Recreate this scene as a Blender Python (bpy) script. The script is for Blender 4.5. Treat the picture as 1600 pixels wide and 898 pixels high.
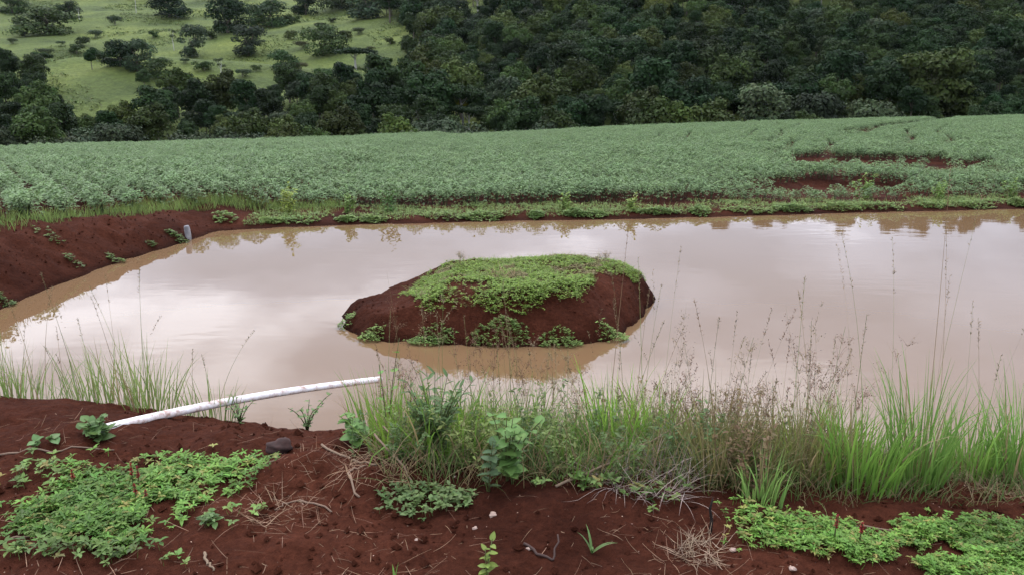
import bpy, math, random
import numpy as np

# ------------------------------------------------------------------ camera, sky, sun, exposure
R = math.radians
sc = bpy.context.scene
for o in list(bpy.data.objects): bpy.data.objects.remove(o)
F_PX, PITCH, CAM_Z = 1232.0, R(14.5), 2.4
cam_d = bpy.data.cameras.new('camera'); cam = bpy.data.objects.new('camera', cam_d)
sc.collection.objects.link(cam)
cam_d.sensor_width = 36.0; cam_d.lens = 36.0 * F_PX / 1600.0
cam_d.clip_start = 0.05; cam_d.clip_end = 3000
cam.location = (0, 0, CAM_Z); cam.rotation_euler = (math.pi / 2 - PITCH, 0, 0)
sc.camera = cam

SUN_EL, SUN_AZ, CLOUD = R(52), R(-35), 50.3
world = bpy.data.worlds.new('World'); sc.world = world; world.use_nodes = True
wn, wl = world.node_tree.nodes, world.node_tree.links
wn.clear()
w_out = wn.new('ShaderNodeOutputWorld'); w_bg = wn.new('ShaderNodeBackground')
w_sky = wn.new('ShaderNodeTexSky'); w_sky.sky_type = 'NISHITA'; w_sky.sun_disc = False
w_sky.sun_elevation = SUN_EL; w_sky.sun_rotation = SUN_AZ; w_sky.air_density = 1.2; w_sky.dust_density = 3.0
w_tc = wn.new('ShaderNodeTexCoord'); w_sep = wn.new('ShaderNodeSeparateXYZ')
wl.new(w_tc.outputs['Generated'], w_sep.inputs[0])
w_z = wn.new('ShaderNodeMath'); w_z.operation = 'ADD'; w_z.inputs[1].default_value = 0.16
w_zm = wn.new('ShaderNodeMath'); w_zm.operation = 'MAXIMUM'; w_zm.inputs[1].default_value = 0.05
wl.new(w_sep.outputs[2], w_z.inputs[0]); wl.new(w_z.outputs[0], w_zm.inputs[0])
w_dx = wn.new('ShaderNodeMath'); w_dx.operation = 'DIVIDE'; w_dy = wn.new('ShaderNodeMath'); w_dy.operation = 'DIVIDE'
wl.new(w_sep.outputs[0], w_dx.inputs[0]); wl.new(w_zm.outputs[0], w_dx.inputs[1])
wl.new(w_sep.outputs[1], w_dy.inputs[0]); wl.new(w_zm.outputs[0], w_dy.inputs[1])
w_cmb = wn.new('ShaderNodeCombineXYZ'); wl.new(w_dx.outputs[0], w_cmb.inputs[0]); wl.new(w_dy.outputs[0], w_cmb.inputs[1])
w_cmb.inputs[2].default_value = CLOUD
w_noise = wn.new('ShaderNodeTexNoise'); w_noise.inputs['Scale'].default_value = 1.1
w_noise.inputs['Detail'].default_value = 7; w_noise.inputs['Roughness'].default_value = 0.52
wl.new(w_cmb.outputs[0], w_noise.inputs['Vector'])
w_ramp = wn.new('ShaderNodeValToRGB'); wl.new(w_noise.outputs['Fac'], w_ramp.inputs[0])
e = w_ramp.color_ramp.elements
e[0].position = 0.39; e[0].color = (0.325, 0.37, 0.47, 1)
e[1].position = 0.65; e[1].color = (1.10, 1.15, 1.29, 1)
k = w_ramp.color_ramp.elements.new(0.52); k.color = (0.475, 0.525, 0.65, 1)
w_sc = wn.new('ShaderNodeVectorMath'); w_sc.operation = 'SCALE'; w_sc.inputs['Scale'].default_value = 36.0
w_g = wn.new('ShaderNodeMath'); w_g.operation = 'MULTIPLY_ADD'; w_g.inputs[1].default_value = 29.0; w_g.inputs[2].default_value = 21.0
w_zc = wn.new('ShaderNodeMath'); w_zc.operation = 'MAXIMUM'; w_zc.inputs[1].default_value = 0.0
wl.new(w_sep.outputs[2], w_zc.inputs[0]); wl.new(w_zc.outputs[0], w_g.inputs[0]); wl.new(w_g.outputs[0], w_sc.inputs['Scale'])
wl.new(w_ramp.outputs[0], w_sc.inputs[0])
w_mix = wn.new('ShaderNodeMix'); w_mix.data_type = 'RGBA'; w_mix.inputs[0].default_value = 0.93
wl.new(w_sky.outputs[0], w_mix.inputs[6]); wl.new(w_sc.outputs[0], w_mix.inputs[7])
wl.new(w_mix.outputs[2], w_bg.inputs[0]); w_bg.inputs[1].default_value = 0.1
wl.new(w_bg.outputs[0], w_out.inputs[0])

sun_d = bpy.data.lights.new('sun', 'SUN'); sun = bpy.data.objects.new('sun', sun_d)
sc.collection.objects.link(sun)
sun_d.energy = 1.4; sun_d.angle = R(25); sun_d.color = (1.0, 0.96, 0.9)
sun.rotation_euler = (math.pi / 2 - SUN_EL, 0, math.pi - SUN_AZ)

sc.view_settings.view_transform = 'Standard'; sc.view_settings.look = 'None'
sc.view_settings.gamma = 1; sc.view_settings.exposure = 0.0; sc.view_settings.use_curve_mapping = False
sc.render.engine = 'CYCLES'
sc.cycles.max_bounces = 5; sc.cycles.diffuse_bounces = 2; sc.cycles.glossy_bounces = 2
sc.cycles.transmission_bounces = 3; sc.cycles.volume_bounces = 0; sc.cycles.transparent_max_bounces = 4
sc.cycles.use_denoising = True

# ------------------------------------------------------------------ helpers
rng = np.random.default_rng(7)
C = sc.collection

def ray(px, py):
    u, v = (px - 800) / F_PX, -(py - 449) / F_PX
    return np.array([u, math.cos(PITCH) + v * math.sin(PITCH), -math.sin(PITCH) + v * math.cos(PITCH)])
def at(px, py, z=0.0):
    d = ray(px, py); t = (z - CAM_Z) / d[2]
    return np.array([d[0] * t, d[1] * t, z])
def proj(P):
    P = np.atleast_2d(P); x, y, z = P[:, 0], P[:, 1], P[:, 2] - CAM_Z
    dep = y * math.cos(PITCH) - z * math.sin(PITCH)
    up = y * math.sin(PITCH) + z * math.cos(PITCH)
    dep = np.maximum(dep, 1e-3)
    return 800 + F_PX * x / dep, 449 - F_PX * up / dep, dep
def hit(px, py, fn, t0=1.0, t1=420.0):
    d = ray(px, py); ts = t0 * (t1 / t0) ** np.linspace(0, 1, 1500)
    P = d[None] * ts[:, None]; P[:, 2] += CAM_Z
    below = P[:, 2] < fn(P[:, 0], P[:, 1])
    i = int(np.argmax(below)) if below.any() else len(ts) - 1
    p = P[i]; return np.array([p[0], p[1], float(fn(p[0:1], p[1:2])[0])])

def _hash(ix, iy, seed):
    h = (ix.astype(np.int64) * 374761393 + iy.astype(np.int64) * 668265263 + seed * 1442695041) & 0xFFFFFFFF
    h = ((h ^ (h >> 13)) * 1274126177) & 0xFFFFFFFF
    return ((h ^ (h >> 16)) & 0xFFFF) / 65535.0
def vnoise(x, y, seed=0):
    x = np.asarray(x, float); y = np.asarray(y, float)
    ix, iy = np.floor(x), np.floor(y); fx, fy = x - ix, y - iy
    fx = fx * fx * (3 - 2 * fx); fy = fy * fy * (3 - 2 * fy)
    a, b = _hash(ix, iy, seed), _hash(ix + 1, iy, seed)
    c, d = _hash(ix, iy + 1, seed), _hash(ix + 1, iy + 1, seed)
    return (a * (1 - fx) + b * fx) * (1 - fy) + (c * (1 - fx) + d * fx) * fy - 0.5
def fbm(x, y, f=1.0, octv=4, seed=0, g=0.5):
    s = 0; a = 1.0
    for i in range(octv):
        s = s + a * vnoise(x * f + 17.3 * i, y * f - 9.1 * i, seed + i); f *= 2.03; a *= g
    return s
def sstep(a, b, x):
    t = np.clip((x - a) / (b - a), 0, 1); return t * t * (3 - 2 * t)

def mesh(name, V, T, col=None, smooth=True):
    V = np.ascontiguousarray(V, np.float32); T = np.ascontiguousarray(T, np.int32)
    m = bpy.data.meshes.new(name); n = T.shape[1]
    m.vertices.add(len(V)); m.vertices.foreach_set('co', V.ravel())
    m.loops.add(T.size); m.loops.foreach_set('vertex_index', T.ravel())
    m.polygons.add(len(T)); m.polygons.foreach_set('loop_start', np.arange(0, T.size, n, dtype=np.int32))
    m.update(calc_edges=True)
    m.polygons.foreach_set('use_smooth', np.full(len(T), smooth))
    if col is not None:
        col = np.asarray(col, np.float32)
        if col.shape[1] == 3: col = np.hstack([col, np.ones((len(col), 1), np.float32)])
        a = m.attributes.new('Col', 'FLOAT_COLOR', 'POINT'); a.data.foreach_set('color', np.ascontiguousarray(col).ravel())
    return m
def obj(name, me, mat=None, parent=None, loc=None):
    o = bpy.data.objects.new(name, me); C.objects.link(o)
    if mat is not None and me is not None and len(me.materials) == 0: me.materials.append(mat)
    if parent is not None: o.parent = parent
    if loc is not None: o.location = loc
    return o
def tag(o, label=None, cat=None, group=None, kind=None):
    if label: o['label'] = label
    if cat: o['category'] = cat
    if group: o['group'] = group
    if kind: o['kind'] = kind
    return o
def empty(name, loc, label=None, cat=None, group=None):
    o = bpy.data.objects.new(name, None); C.objects.link(o); o.location = loc; o.empty_display_size = 0.1
    return tag(o, label, cat, group)

class MB:
    """collects triangles with vertex colours"""
    def __init__(s): s.V, s.T, s.C, s.n = [], [], [], 0
    def add(s, V, T, col):
        V = np.asarray(V, float).reshape(-1, 3); T = np.asarray(T).reshape(-1, 3)
        col = np.asarray(col, float)
        if col.ndim == 1: col = np.tile(col, (len(V), 1))
        s.V.append(V); s.T.append(T + s.n); s.C.append(col); s.n += len(V)
        return s
    def mesh(s, name, smooth=True):
        return mesh(name, np.vstack(s.V), np.vstack(s.T), np.vstack(s.C), smooth)
    def cat(s): return np.vstack(s.V), np.vstack(s.T), np.vstack(s.C)

def jit(col, n, v=0.15, h=0.06):
    c = np.tile(np.asarray(col, float), (n, 1)) * (1 + rng.uniform(-v, v, (n, 1)))
    return np.clip(c * (1 + rng.uniform(-h, h, (n, 3))), 0.003, 1)

LEAF_V = np.array([[0, 0, 0], [.33, 0, -.03], [.68, 0, -.03], [1, 0, -.10], [.30, .40, .06], [.66, .33, .05], [.30, -.40, .06], [.66, -.33, .05]])
LEAF_T = np.array([[0, 1, 4], [1, 2, 5], [1, 5, 4], [2, 3, 5], [0, 6, 1], [1, 7, 2], [1, 6, 7], [2, 7, 3]])
DIA_V = np.array([[0, 0, 0], [.5, .34, .06], [1, 0, -.06], [.5, -.34, .06]])
DIA_T = np.array([[0, 2, 1], [0, 3, 2]])
def rots(az, pitch, roll):
    ca, sa, cp, sp, cr, sr = np.cos(az), np.sin(az), np.cos(pitch), np.sin(pitch), np.cos(roll), np.sin(roll)
    X = np.stack([ca * cp, sa * cp, sp], -1)
    Y0 = np.stack([-sa, ca, np.zeros_like(sa)], -1); Z0 = np.cross(X, Y0)
    Y = Y0 * cr[:, None] + Z0 * sr[:, None]; Z = np.cross(X, Y)
    return np.stack([X, Y, Z], -1)
def leaves(mb, P, az, pitch, roll, L, W, col, tv=LEAF_V, tt=LEAF_T):
    n = len(P); M = rots(az, pitch, roll)
    S = np.stack([L, W, L], -1)
    V = np.einsum('nij,nkj->nki', M, tv[None] * S[:, None, :]) + P[:, None, :]
    T = tt[None] + (np.arange(n) * len(tv))[:, None, None]
    mb.add(V.reshape(-1, 3), T.reshape(-1, 3), np.repeat(col, len(tv), 0))
def leaves_n(mb, P, N, L, W, col, tv=None, tt=None):
    tv = DIA_V if tv is None else tv; tt = DIA_T if tt is None else tt; n = len(P)
    N = N / (np.linalg.norm(N, axis=1)[:, None] + 1e-9); A = rng.normal(size=(n, 3)); A[:, 2] -= .6
    X = A - N * (A * N).sum(1)[:, None]; X /= np.linalg.norm(X, axis=1)[:, None] + 1e-9
    M = np.stack([X, np.cross(N, X), N], -1)
    V = np.einsum('nij,nkj->nki', M, tv[None] * np.stack([L, W, L], -1)[:, None, :]) + P[:, None, :]
    mb.add(V.reshape(-1, 3), (tt[None] + (np.arange(n) * len(tv))[:, None, None]).reshape(-1, 3), np.repeat(col, len(tv), 0))
def blades(mb, P, az, lean, bend, L, W, c0, c1, K=5, twist=None, tipw=0.06):
    n = len(P); s = np.linspace(0, 1, K + 1)
    th = lean[:, None] + bend[:, None] * s[None] ** 1.5
    dl = L[:, None] / K
    thm = (th[:, 1:] + th[:, :-1]) / 2
    h = np.concatenate([np.zeros((n, 1)), np.cumsum(np.sin(thm) * dl, 1)], 1)
    z = np.concatenate([np.zeros((n, 1)), np.cumsum(np.cos(thm) * dl, 1)], 1)
    ctr = np.stack([P[:, 0:1] + np.cos(az)[:, None] * h, P[:, 1:2] + np.sin(az)[:, None] * h, P[:, 2:3] + z], -1)
    tw = rng.uniform(-1.2, 1.2, n) if twist is None else twist
    side = np.stack([-np.sin(az + tw), np.cos(az + tw), np.zeros(n)], -1)
    w = W[:, None] * np.maximum((1 - s ** 2.2)[None] * (0.55 + 0.45 * np.minimum(1, s * 4))[None], tipw) / 2
    A = ctr + side[:, None, :] * w[..., None]; B = ctr - side[:, None, :] * w[..., None]
    V = np.stack([A, B], 2).reshape(n, -1, 3)
    t = []
    for k in range(K): t += [[2 * k, 2 * k + 1, 2 * k + 3], [2 * k, 2 * k + 3, 2 * k + 2]]
    t = np.array(t); T = t[None] + (np.arange(n) * 2 * (K + 1))[:, None, None]
    col = c0[:, None, :] * (1 - s)[None, :, None] + c1[:, None, :] * s[None, :, None]
    mb.add(V.reshape(-1, 3), T.reshape(-1, 3), np.repeat(col, 2, 1).reshape(-1, 3))
    return ctr
def tube(mb, pts, radii, col, sides=6, cap=True):
    pts = np.asarray(pts, float); radii = np.broadcast_to(np.asarray(radii, float), (len(pts),))
    tg = np.gradient(pts, axis=0); tg /= np.linalg.norm(tg, axis=1)[:, None] + 1e-9
    ref = np.array([0, 0, 1.0]) if abs(tg[:, 2]).mean() < 0.8 else np.array([1.0, 0, 0])
    a = np.cross(tg, ref); a /= np.linalg.norm(a, axis=1)[:, None] + 1e-9; b = np.cross(tg, a)
    ph = np.linspace(0, 2 * np.pi, sides, endpoint=False)
    V = pts[:, None] + radii[:, None, None] * (np.cos(ph)[None, :, None] * a[:, None] + np.sin(ph)[None, :, None] * b[:, None])
    n = len(pts); T = []
    for i in range(n - 1):
        for j in range(sides):
            p, q = i * sides + j, i * sides + (j + 1) % sides
            T += [[p, q, q + sides], [p, q + sides, p + sides]]
    V = V.reshape(-1, 3)
    if cap:
        V = np.vstack([V, pts[0], pts[-1]]); b0, b1 = n * sides, n * sides + 1
        for j in range(sides):
            T += [[b0, (j + 1) % sides, j], [b1, (n - 1) * sides + j, (n - 1) * sides + (j + 1) % sides]]
    mb.add(V, T, col)

# ------------------------------------------------------------------ materials
def mat_new(name):
    m = bpy.data.materials.new(name); m.use_nodes = True; m.node_tree.nodes.clear()
    return m, m.node_tree.nodes, m.node_tree.links
def leaf_mat(name, trans=0.25, rough=0.55, spec=0.35, rnd=0.35, hue=0.02):
    m, n, l = mat_new(name)
    out = n.new('ShaderNodeOutputMaterial'); at_ = n.new('ShaderNodeAttribute'); at_.attribute_name = 'Col'
    oi = n.new('ShaderNodeObjectInfo')
    mr = n.new('ShaderNodeMapRange'); mr.inputs[3].default_value = 1 - rnd; mr.inputs[4].default_value = 1 + rnd
    l.new(oi.outputs['Random'], mr.inputs[0])
    hs = n.new('ShaderNodeHueSaturation')
    mr2 = n.new('ShaderNodeMapRange'); mr2.inputs[3].default_value = 0.5 - hue; mr2.inputs[4].default_value = 0.5 + hue
    fr = n.new('ShaderNodeMath'); fr.operation = 'MULTIPLY'; fr.inputs[1].default_value = 7.31
    fr2 = n.new('ShaderNodeMath'); fr2.operation = 'FRACT'
    l.new(oi.outputs['Random'], fr.inputs[0]); l.new(fr.outputs[0], fr2.inputs[0]); l.new(fr2.outputs[0], mr2.inputs[0])
    mx = n.new('ShaderNodeMix'); mx.data_type = 'RGBA'; mx.blend_type = 'MULTIPLY'; mx.inputs[0].default_value = 1
    l.new(at_.outputs['Color'], mx.inputs[6]); l.new(oi.outputs['Color'], mx.inputs[7])
    l.new(mx.outputs[2], hs.inputs['Color']); l.new(mr.outputs[0], hs.inputs['Value']); l.new(mr2.outputs[0], hs.inputs['Hue'])
    p = n.new('ShaderNodeBsdfPrincipled'); p.inputs['Roughness'].default_value = rough
    p.inputs['Specular IOR Level'].default_value = spec
    l.new(hs.outputs[0], p.inputs['Base Color'])
    tr = n.new('ShaderNodeBsdfTranslucent'); l.new(hs.outputs[0], tr.inputs[0])
    ms = n.new('ShaderNodeMixShader'); ms.inputs[0].default_value = trans
    l.new(p.outputs[0], ms.inputs[1]); l.new(tr.outputs[0], ms.inputs[2]); l.new(ms.outputs[0], out.inputs[0])
    return m
M_TREE = leaf_mat('tree_foliage', 0.08, 0.7, 0.1, 0.42, 0.022)
M_LEAF = leaf_mat('weed_leaf', 0.35, 0.55, 0.22, 0.12, 0.01)
M_SOY = leaf_mat('crop_leaf', 0.3, 0.55, 0.25, 0.16, 0.008)
M_GRASS = leaf_mat('grass_blade', 0.48, 0.55, 0.2, 0.1, 0.01)
M_DRY = leaf_mat('dry_straw', 0.15, 0.8, 0.15, 0.12, 0.01)

def soil_mat():
    m, n, l = mat_new('red_soil')
    out = n.new('ShaderNodeOutputMaterial'); p = n.new('ShaderNodeBsdfPrincipled')
    tc = n.new('ShaderNodeTexCoord')
    n1 = n.new('ShaderNodeTexNoise'); n1.inputs['Scale'].default_value = 0.9; n1.inputs['Detail'].default_value = 6
    n2 = n.new('ShaderNodeTexNoise'); n2.inputs['Scale'].default_value = 38; n2.inputs['Detail'].default_value = 5; n2.inputs['Roughness'].default_value = 0.7
    n3 = n.new('ShaderNodeTexNoise'); n3.inputs['Scale'].default_value = 7; n3.inputs['Detail'].default_value = 6; n3.inputs['Roughness'].default_value = 0.65
    for q in (n1, n2, n3): l.new(tc.outputs['Object'], q.inputs['Vector'])
    r1 = n.new('ShaderNodeValToRGB'); l.new(n1.outputs['Fac'], r1.inputs[0])
    el = r1.color_ramp.elements; el[0].position = .32; el[0].color = (.029, .0082, .0042, 1); el[1].position = .68; el[1].color = (.062, .0188, .0096, 1)
    r2 = n.new('ShaderNodeValToRGB'); l.new(n2.outputs['Fac'], r2.inputs[0])
    el = r2.color_ramp.elements; el[0].position = .3; el[0].color = (.62, .6, .6, 1); el[1].position = .72; el[1].color = (1.25, 1.25, 1.25, 1)
    r3 = n.new('ShaderNodeValToRGB'); l.new(n3.outputs['Fac'], r3.inputs[0])
    el = r3.color_ramp.elements; el[0].position = .3; el[0].color = (.75, .73, .72, 1); el[1].position = .7; el[1].color = (1.15, 1.17, 1.2, 1)
    a = n.new('ShaderNodeMix'); a.data_type = 'RGBA'; a.blend_type = 'MULTIPLY'; a.inputs[0].default_value = 1
    b = n.new('ShaderNodeMix'); b.data_type = 'RGBA'; b.blend_type = 'MULTIPLY'; b.inputs[0].default_value = 1
    l.new(r1.outputs[0], a.inputs[6]); l.new(r2.outputs[0], a.inputs[7]); l.new(a.outputs[2], b.inputs[6]); l.new(r3.outputs[0], b.inputs[7])
    sx = n.new('ShaderNodeSeparateXYZ'); l.new(tc.outputs['Object'], sx.inputs[0])
    za = n.new('ShaderNodeMath'); za.operation = 'MULTIPLY_ADD'; za.inputs[1].default_value = -.09; l.new(n3.outputs['Fac'], za.inputs[0]); l.new(sx.outputs[2], za.inputs[2])
    wr = n.new('ShaderNodeMapRange'); wr.inputs[1].default_value = -.03; wr.inputs[2].default_value = .02; wr.inputs[3].default_value = .55; wr.inputs[4].default_value = 1.0
    ya = n.new('ShaderNodeMath'); ya.operation = 'GREATER_THAN'; ya.inputs[1].default_value = 16.5; l.new(sx.outputs[1], ya.inputs[0])
    mx = n.new('ShaderNodeMath'); mx.operation = 'MAXIMUM'; l.new(za.outputs[0], wr.inputs[0]); l.new(wr.outputs[0], mx.inputs[0]); l.new(ya.outputs[0], mx.inputs[1])
    wv = n.new('ShaderNodeVectorMath'); wv.operation = 'SCALE'; l.new(b.outputs[2], wv.inputs[0]); l.new(mx.outputs[0], wv.inputs['Scale'])
    l.new(wv.outputs[0], p.inputs['Base Color']); p.inputs['Roughness'].default_value = .9; p.inputs['Specular IOR Level'].default_value = .04
    ad = n.new('ShaderNodeMath'); ad.operation = 'MULTIPLY_ADD'; ad.inputs[1].default_value = .35
    l.new(n2.outputs['Fac'], ad.inputs[0]); l.new(n3.outputs['Fac'], ad.inputs[2])
    bp = n.new('ShaderNodeBump'); bp.inputs['Strength'].default_value = .75; bp.inputs['Distance'].default_value = .05
    l.new(ad.outputs[0], bp.inputs['Height']); l.new(bp.outputs[0], p.inputs['Normal']); l.new(p.outputs[0], out.inputs[0])
    return m
M_SOIL = soil_mat()

def water_mat():
    m, n, l = mat_new('muddy_water')
    out = n.new('ShaderNodeOutputMaterial'); p = n.new('ShaderNodeBsdfPrincipled'); tc = n.new('ShaderNodeTexCoord')
    n0 = n.new('ShaderNodeTexNoise'); n0.inputs['Scale'].default_value = .35; n0.inputs['Detail'].default_value = 3
    l.new(tc.outputs['Object'], n0.inputs['Vector'])
    r = n.new('ShaderNodeValToRGB'); l.new(n0.outputs['Fac'], r.inputs[0])
    r.color_ramp.elements[0].position = .3; r.color_ramp.elements[0].color = (.140, .080, .038, 1)
    r.color_ramp.elements[1].position = .7; r.color_ramp.elements[1].color = (.155, .092, .047, 1)
    l.new(r.outputs[0], p.inputs['Base Color']); p.inputs['Roughness'].default_value = .015; p.inputs['IOR'].default_value = 1.333
    mp = n.new('ShaderNodeMapping'); mp.inputs['Scale'].default_value = (1.0, 2.4, 1.0); mp.inputs['Rotation'].default_value = (0, 0, R(12))
    l.new(tc.outputs['Object'], mp.inputs[0])
    n1 = n.new('ShaderNodeTexNoise'); n1.inputs['Scale'].default_value = 2.2; n1.inputs['Detail'].default_value = 3; n1.inputs['Roughness'].default_value = .45
    l.new(mp.outputs[0], n1.inputs['Vector'])
    n2 = n.new('ShaderNodeTexNoise'); n2.inputs['Scale'].default_value = .5; n2.inputs['Detail'].default_value = 2
    l.new(tc.outputs['Object'], n2.inputs['Vector'])
    mr = n.new('ShaderNodeMapRange'); mr.inputs[1].default_value = .48; mr.inputs[2].default_value = .68
    mr.inputs[3].default_value = .15; mr.inputs[4].default_value = 1.0
    l.new(n2.outputs['Fac'], mr.inputs[0])
    ml = n.new('ShaderNodeMath'); ml.operation = 'MULTIPLY'; l.new(n1.outputs['Fac'], ml.inputs[0]); l.new(mr.outputs[0], ml.inputs[1])
    bp = n.new('ShaderNodeBump'); bp.inputs['Strength'].default_value = .045; bp.inputs['Distance'].default_value = .05
    l.new(ml.outputs[0], bp.inputs['Height']); l.new(bp.outputs[0], p.inputs['Normal']); l.new(p.outputs[0], out.inputs[0])
    return m
M_WATER = water_mat()

def pasture_mat():
    m, n, l = mat_new('pasture')
    out = n.new('ShaderNodeOutputMaterial'); p = n.new('ShaderNodeBsdfPrincipled'); tc = n.new('ShaderNodeTexCoord')
    n1 = n.new('ShaderNodeTexNoise'); n1.inputs['Scale'].default_value = .045; n1.inputs['Detail'].default_value = 7; n1.inputs['Roughness'].default_value = .6
    n2 = n.new('ShaderNodeTexNoise'); n2.inputs['Scale'].default_value = .9; n2.inputs['Detail'].default_value = 5; n2.inputs['Roughness'].default_value = .7
    for q in (n1, n2): l.new(tc.outputs['Object'], q.inputs['Vector'])
    r1 = n.new('ShaderNodeValToRGB'); l.new(n1.outputs['Fac'], r1.inputs[0])
    el = r1.color_ramp.elements; el[0].position = .3; el[0].color = (.046, .064, .020, 1); el[1].position = .7; el[1].color = (.145, .170, .040, 1)
    kk = el.new(.5); kk.color = (.092, .118, .030, 1)
    r2 = n.new('ShaderNodeValToRGB'); l.new(n2.outputs['Fac'], r2.inputs[0])
    el = r2.color_ramp.elements; el[0].position = .3; el[0].color = (.6, .6, .6, 1); el[1].position = .7; el[1].color = (1.2, 1.2, 1.2, 1)
    a = n.new('ShaderNodeMix'); a.data_type = 'RGBA'; a.blend_type = 'MULTIPLY'; a.inputs[0].default_value = 1
    l.new(r1.outputs[0], a.inputs[6]); l.new(r2.outputs[0], a.inputs[7]); l.new(a.outputs[2], p.inputs['Base Color'])
    p.inputs['Roughness'].default_value = .9; p.inputs['Specular IOR Level'].default_value = .1
    bp = n.new('ShaderNodeBump'); bp.inputs['Strength'].default_value = .8; bp.inputs['Distance'].default_value = 1.0
    l.new(n2.outputs['Fac'], bp.inputs['Height']); l.new(bp.outputs[0], p.inputs['Normal']); l.new(p.outputs[0], out.inputs[0])
    return m
M_PAST = pasture_mat()

def bark_mat(name, c0, c1):
    m, n, l = mat_new(name)
    out = n.new('ShaderNodeOutputMaterial'); p = n.new('ShaderNodeBsdfPrincipled'); tc = n.new('ShaderNodeTexCoord')
    n1 = n.new('ShaderNodeTexNoise'); n1.inputs['Scale'].default_value = 9; n1.inputs['Detail'].default_value = 5
    l.new(tc.outputs['Object'], n1.inputs['Vector'])
    r = n.new('ShaderNodeValToRGB'); l.new(n1.outputs['Fac'], r.inputs[0])
    r.color_ramp.elements[0].position = .35; r.color_ramp.elements[0].color = (*c0, 1)
    r.color_ramp.elements[1].position = .65; r.color_ramp.elements[1].color = (*c1, 1)
    l.new(r.outputs[0], p.inputs['Base Color']); p.inputs['Roughness'].default_value = .85
    bp = n.new('ShaderNodeBump'); bp.inputs['Strength'].default_value = .5; bp.inputs['Distance'].default_value = .02
    l.new(n1.outputs['Fac'], bp.inputs['Height']); l.new(bp.outputs[0], p.inputs['Normal']); l.new(p.outputs[0], out.inputs[0])
    return m
M_BARK = bark_mat('bark', (.06, .045, .035), (.16, .13, .10))
M_PALEBARK = bark_mat('pale_bark', (.3, .28, .25), (.5, .48, .44))
M_POST = bark_mat('weathered_post', (.13, .12, .12), (.30, .28, .27))

def pipe_mat():
    m, n, l = mat_new('white_plastic')
    out = n.new('ShaderNodeOutputMaterial'); p = n.new('ShaderNodeBsdfPrincipled'); tc = n.new('ShaderNodeTexCoord')
    mp = n.new('ShaderNodeMapping'); mp.inputs['Scale'].default_value = (1.4, 7, 7); l.new(tc.outputs['Object'], mp.inputs[0])
    n1 = n.new('ShaderNodeTexNoise'); n1.inputs['Scale'].default_value = 2.2; n1.inputs['Detail'].default_value = 7; n1.inputs['Roughness'].default_value = .68
    l.new(mp.outputs[0], n1.inputs['Vector'])
    r = n.new('ShaderNodeValToRGB'); l.new(n1.outputs['Fac'], r.inputs[0])
    el = r.color_ramp.elements; el[0].position = .39; el[0].color = (.36, .21, .16, 1); el[1].position = .60; el[1].color = (.80, .76, .75, 1)
    kk = el.new(.48); kk.color = (.66, .56, .52, 1)
    l.new(r.outputs[0], p.inputs['Base Color']); p.inputs['Roughness'].default_value = .42
    l.new(p.outputs[0], out.inputs[0]); return m
M_PIPE = pipe_mat()
def plain_mat(name, c, rough=.7, sc_=25.0):
    m, n, l = mat_new(name)
    out = n.new('ShaderNodeOutputMaterial'); p = n.new('ShaderNodeBsdfPrincipled'); tc = n.new('ShaderNodeTexCoord')
    n1 = n.new('ShaderNodeTexNoise'); n1.inputs['Scale'].default_value = sc_; n1.inputs['Detail'].default_value = 5
    l.new(tc.outputs['Object'], n1.inputs['Vector'])
    r = n.new('ShaderNodeValToRGB'); l.new(n1.outputs['Fac'], r.inputs[0])
    r.color_ramp.elements[0].position = .3; r.color_ramp.elements[0].color = (*[q * .6 for q in c], 1)
    r.color_ramp.elements[1].position = .7; r.color_ramp.elements[1].color = (*[min(1, q * 1.3) for q in c], 1)
    l.new(r.outputs[0], p.inputs['Base Color']); p.inputs['Roughness'].default_value = rough
    bp = n.new('ShaderNodeBump'); bp.inputs['Strength'].default_value = .5; bp.inputs['Distance'].default_value = .01
    l.new(n1.outputs['Fac'], bp.inputs['Height']); l.new(bp.outputs[0], p.inputs['Normal'])
    l.new(p.outputs[0], out.inputs[0]); return m
M_STONE = plain_mat('pebble', (.30, .2, .15))
M_CLOD = plain_mat('soil_lump', (.034, .013, .009), .95)

# ------------------------------------------------------------------ terrain shape
SHORE = [at(*q) for q in [(-60, 505), (0, 482), (110, 437), (200, 405), (290, 377), (345, 361), (430, 356), (520, 353), (600, 350),
                          (770, 346), (900, 344), (1010, 342), (1150, 338), (1280, 334), (1400, 331), (1500, 329), (1600, 326)]]
POND = np.array([[-6.6, 5.9]] + [p[:2].tolist() for p in SHORE] + [[15, 15.9], [16.5, 5.6], [9, 4.85], [5, 4.65], [2.5, 4.7], [1, 4.72], [-1, 4.85], [-2.6, 5.1], [-4.4, 5.5]])
def sdist(x, y, poly):
    x = np.asarray(x, float); y = np.asarray(y, float)
    d = np.full(x.shape, 1e9); ins = np.zeros(x.shape, bool); n = len(poly)
    for i in range(n):
        x0, y0 = poly[i]; x1, y1 = poly[(i + 1) % n]; ex, ey = x1 - x0, y1 - y0
        t = np.clip(((x - x0) * ex + (y - y0) * ey) / (ex * ex + ey * ey), 0, 1)
        d = np.minimum(d, np.hypot(x - x0 - t * ex, y - y0 - t * ey))
        c = ((y0 > y) != (y1 > y)) & (x < (x1 - x0) * (y - y0) / (y1 - y0 + 1e-12) + x0)
        ins ^= c
    return np.where(ins, -d, d)
def crest(x, y):
    a = x / np.maximum(y, 1)
    yc = np.interp(a, [-.65, -.2, 0, .4, .65], [54, 58, 62, 75, 80]); zc = np.interp(a, [-.65, -.3, 0, .2, .4, .65], [-2.25, -1.95, -1.55, -1.28, -1.15, -.95])
    return yc, zc
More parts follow.
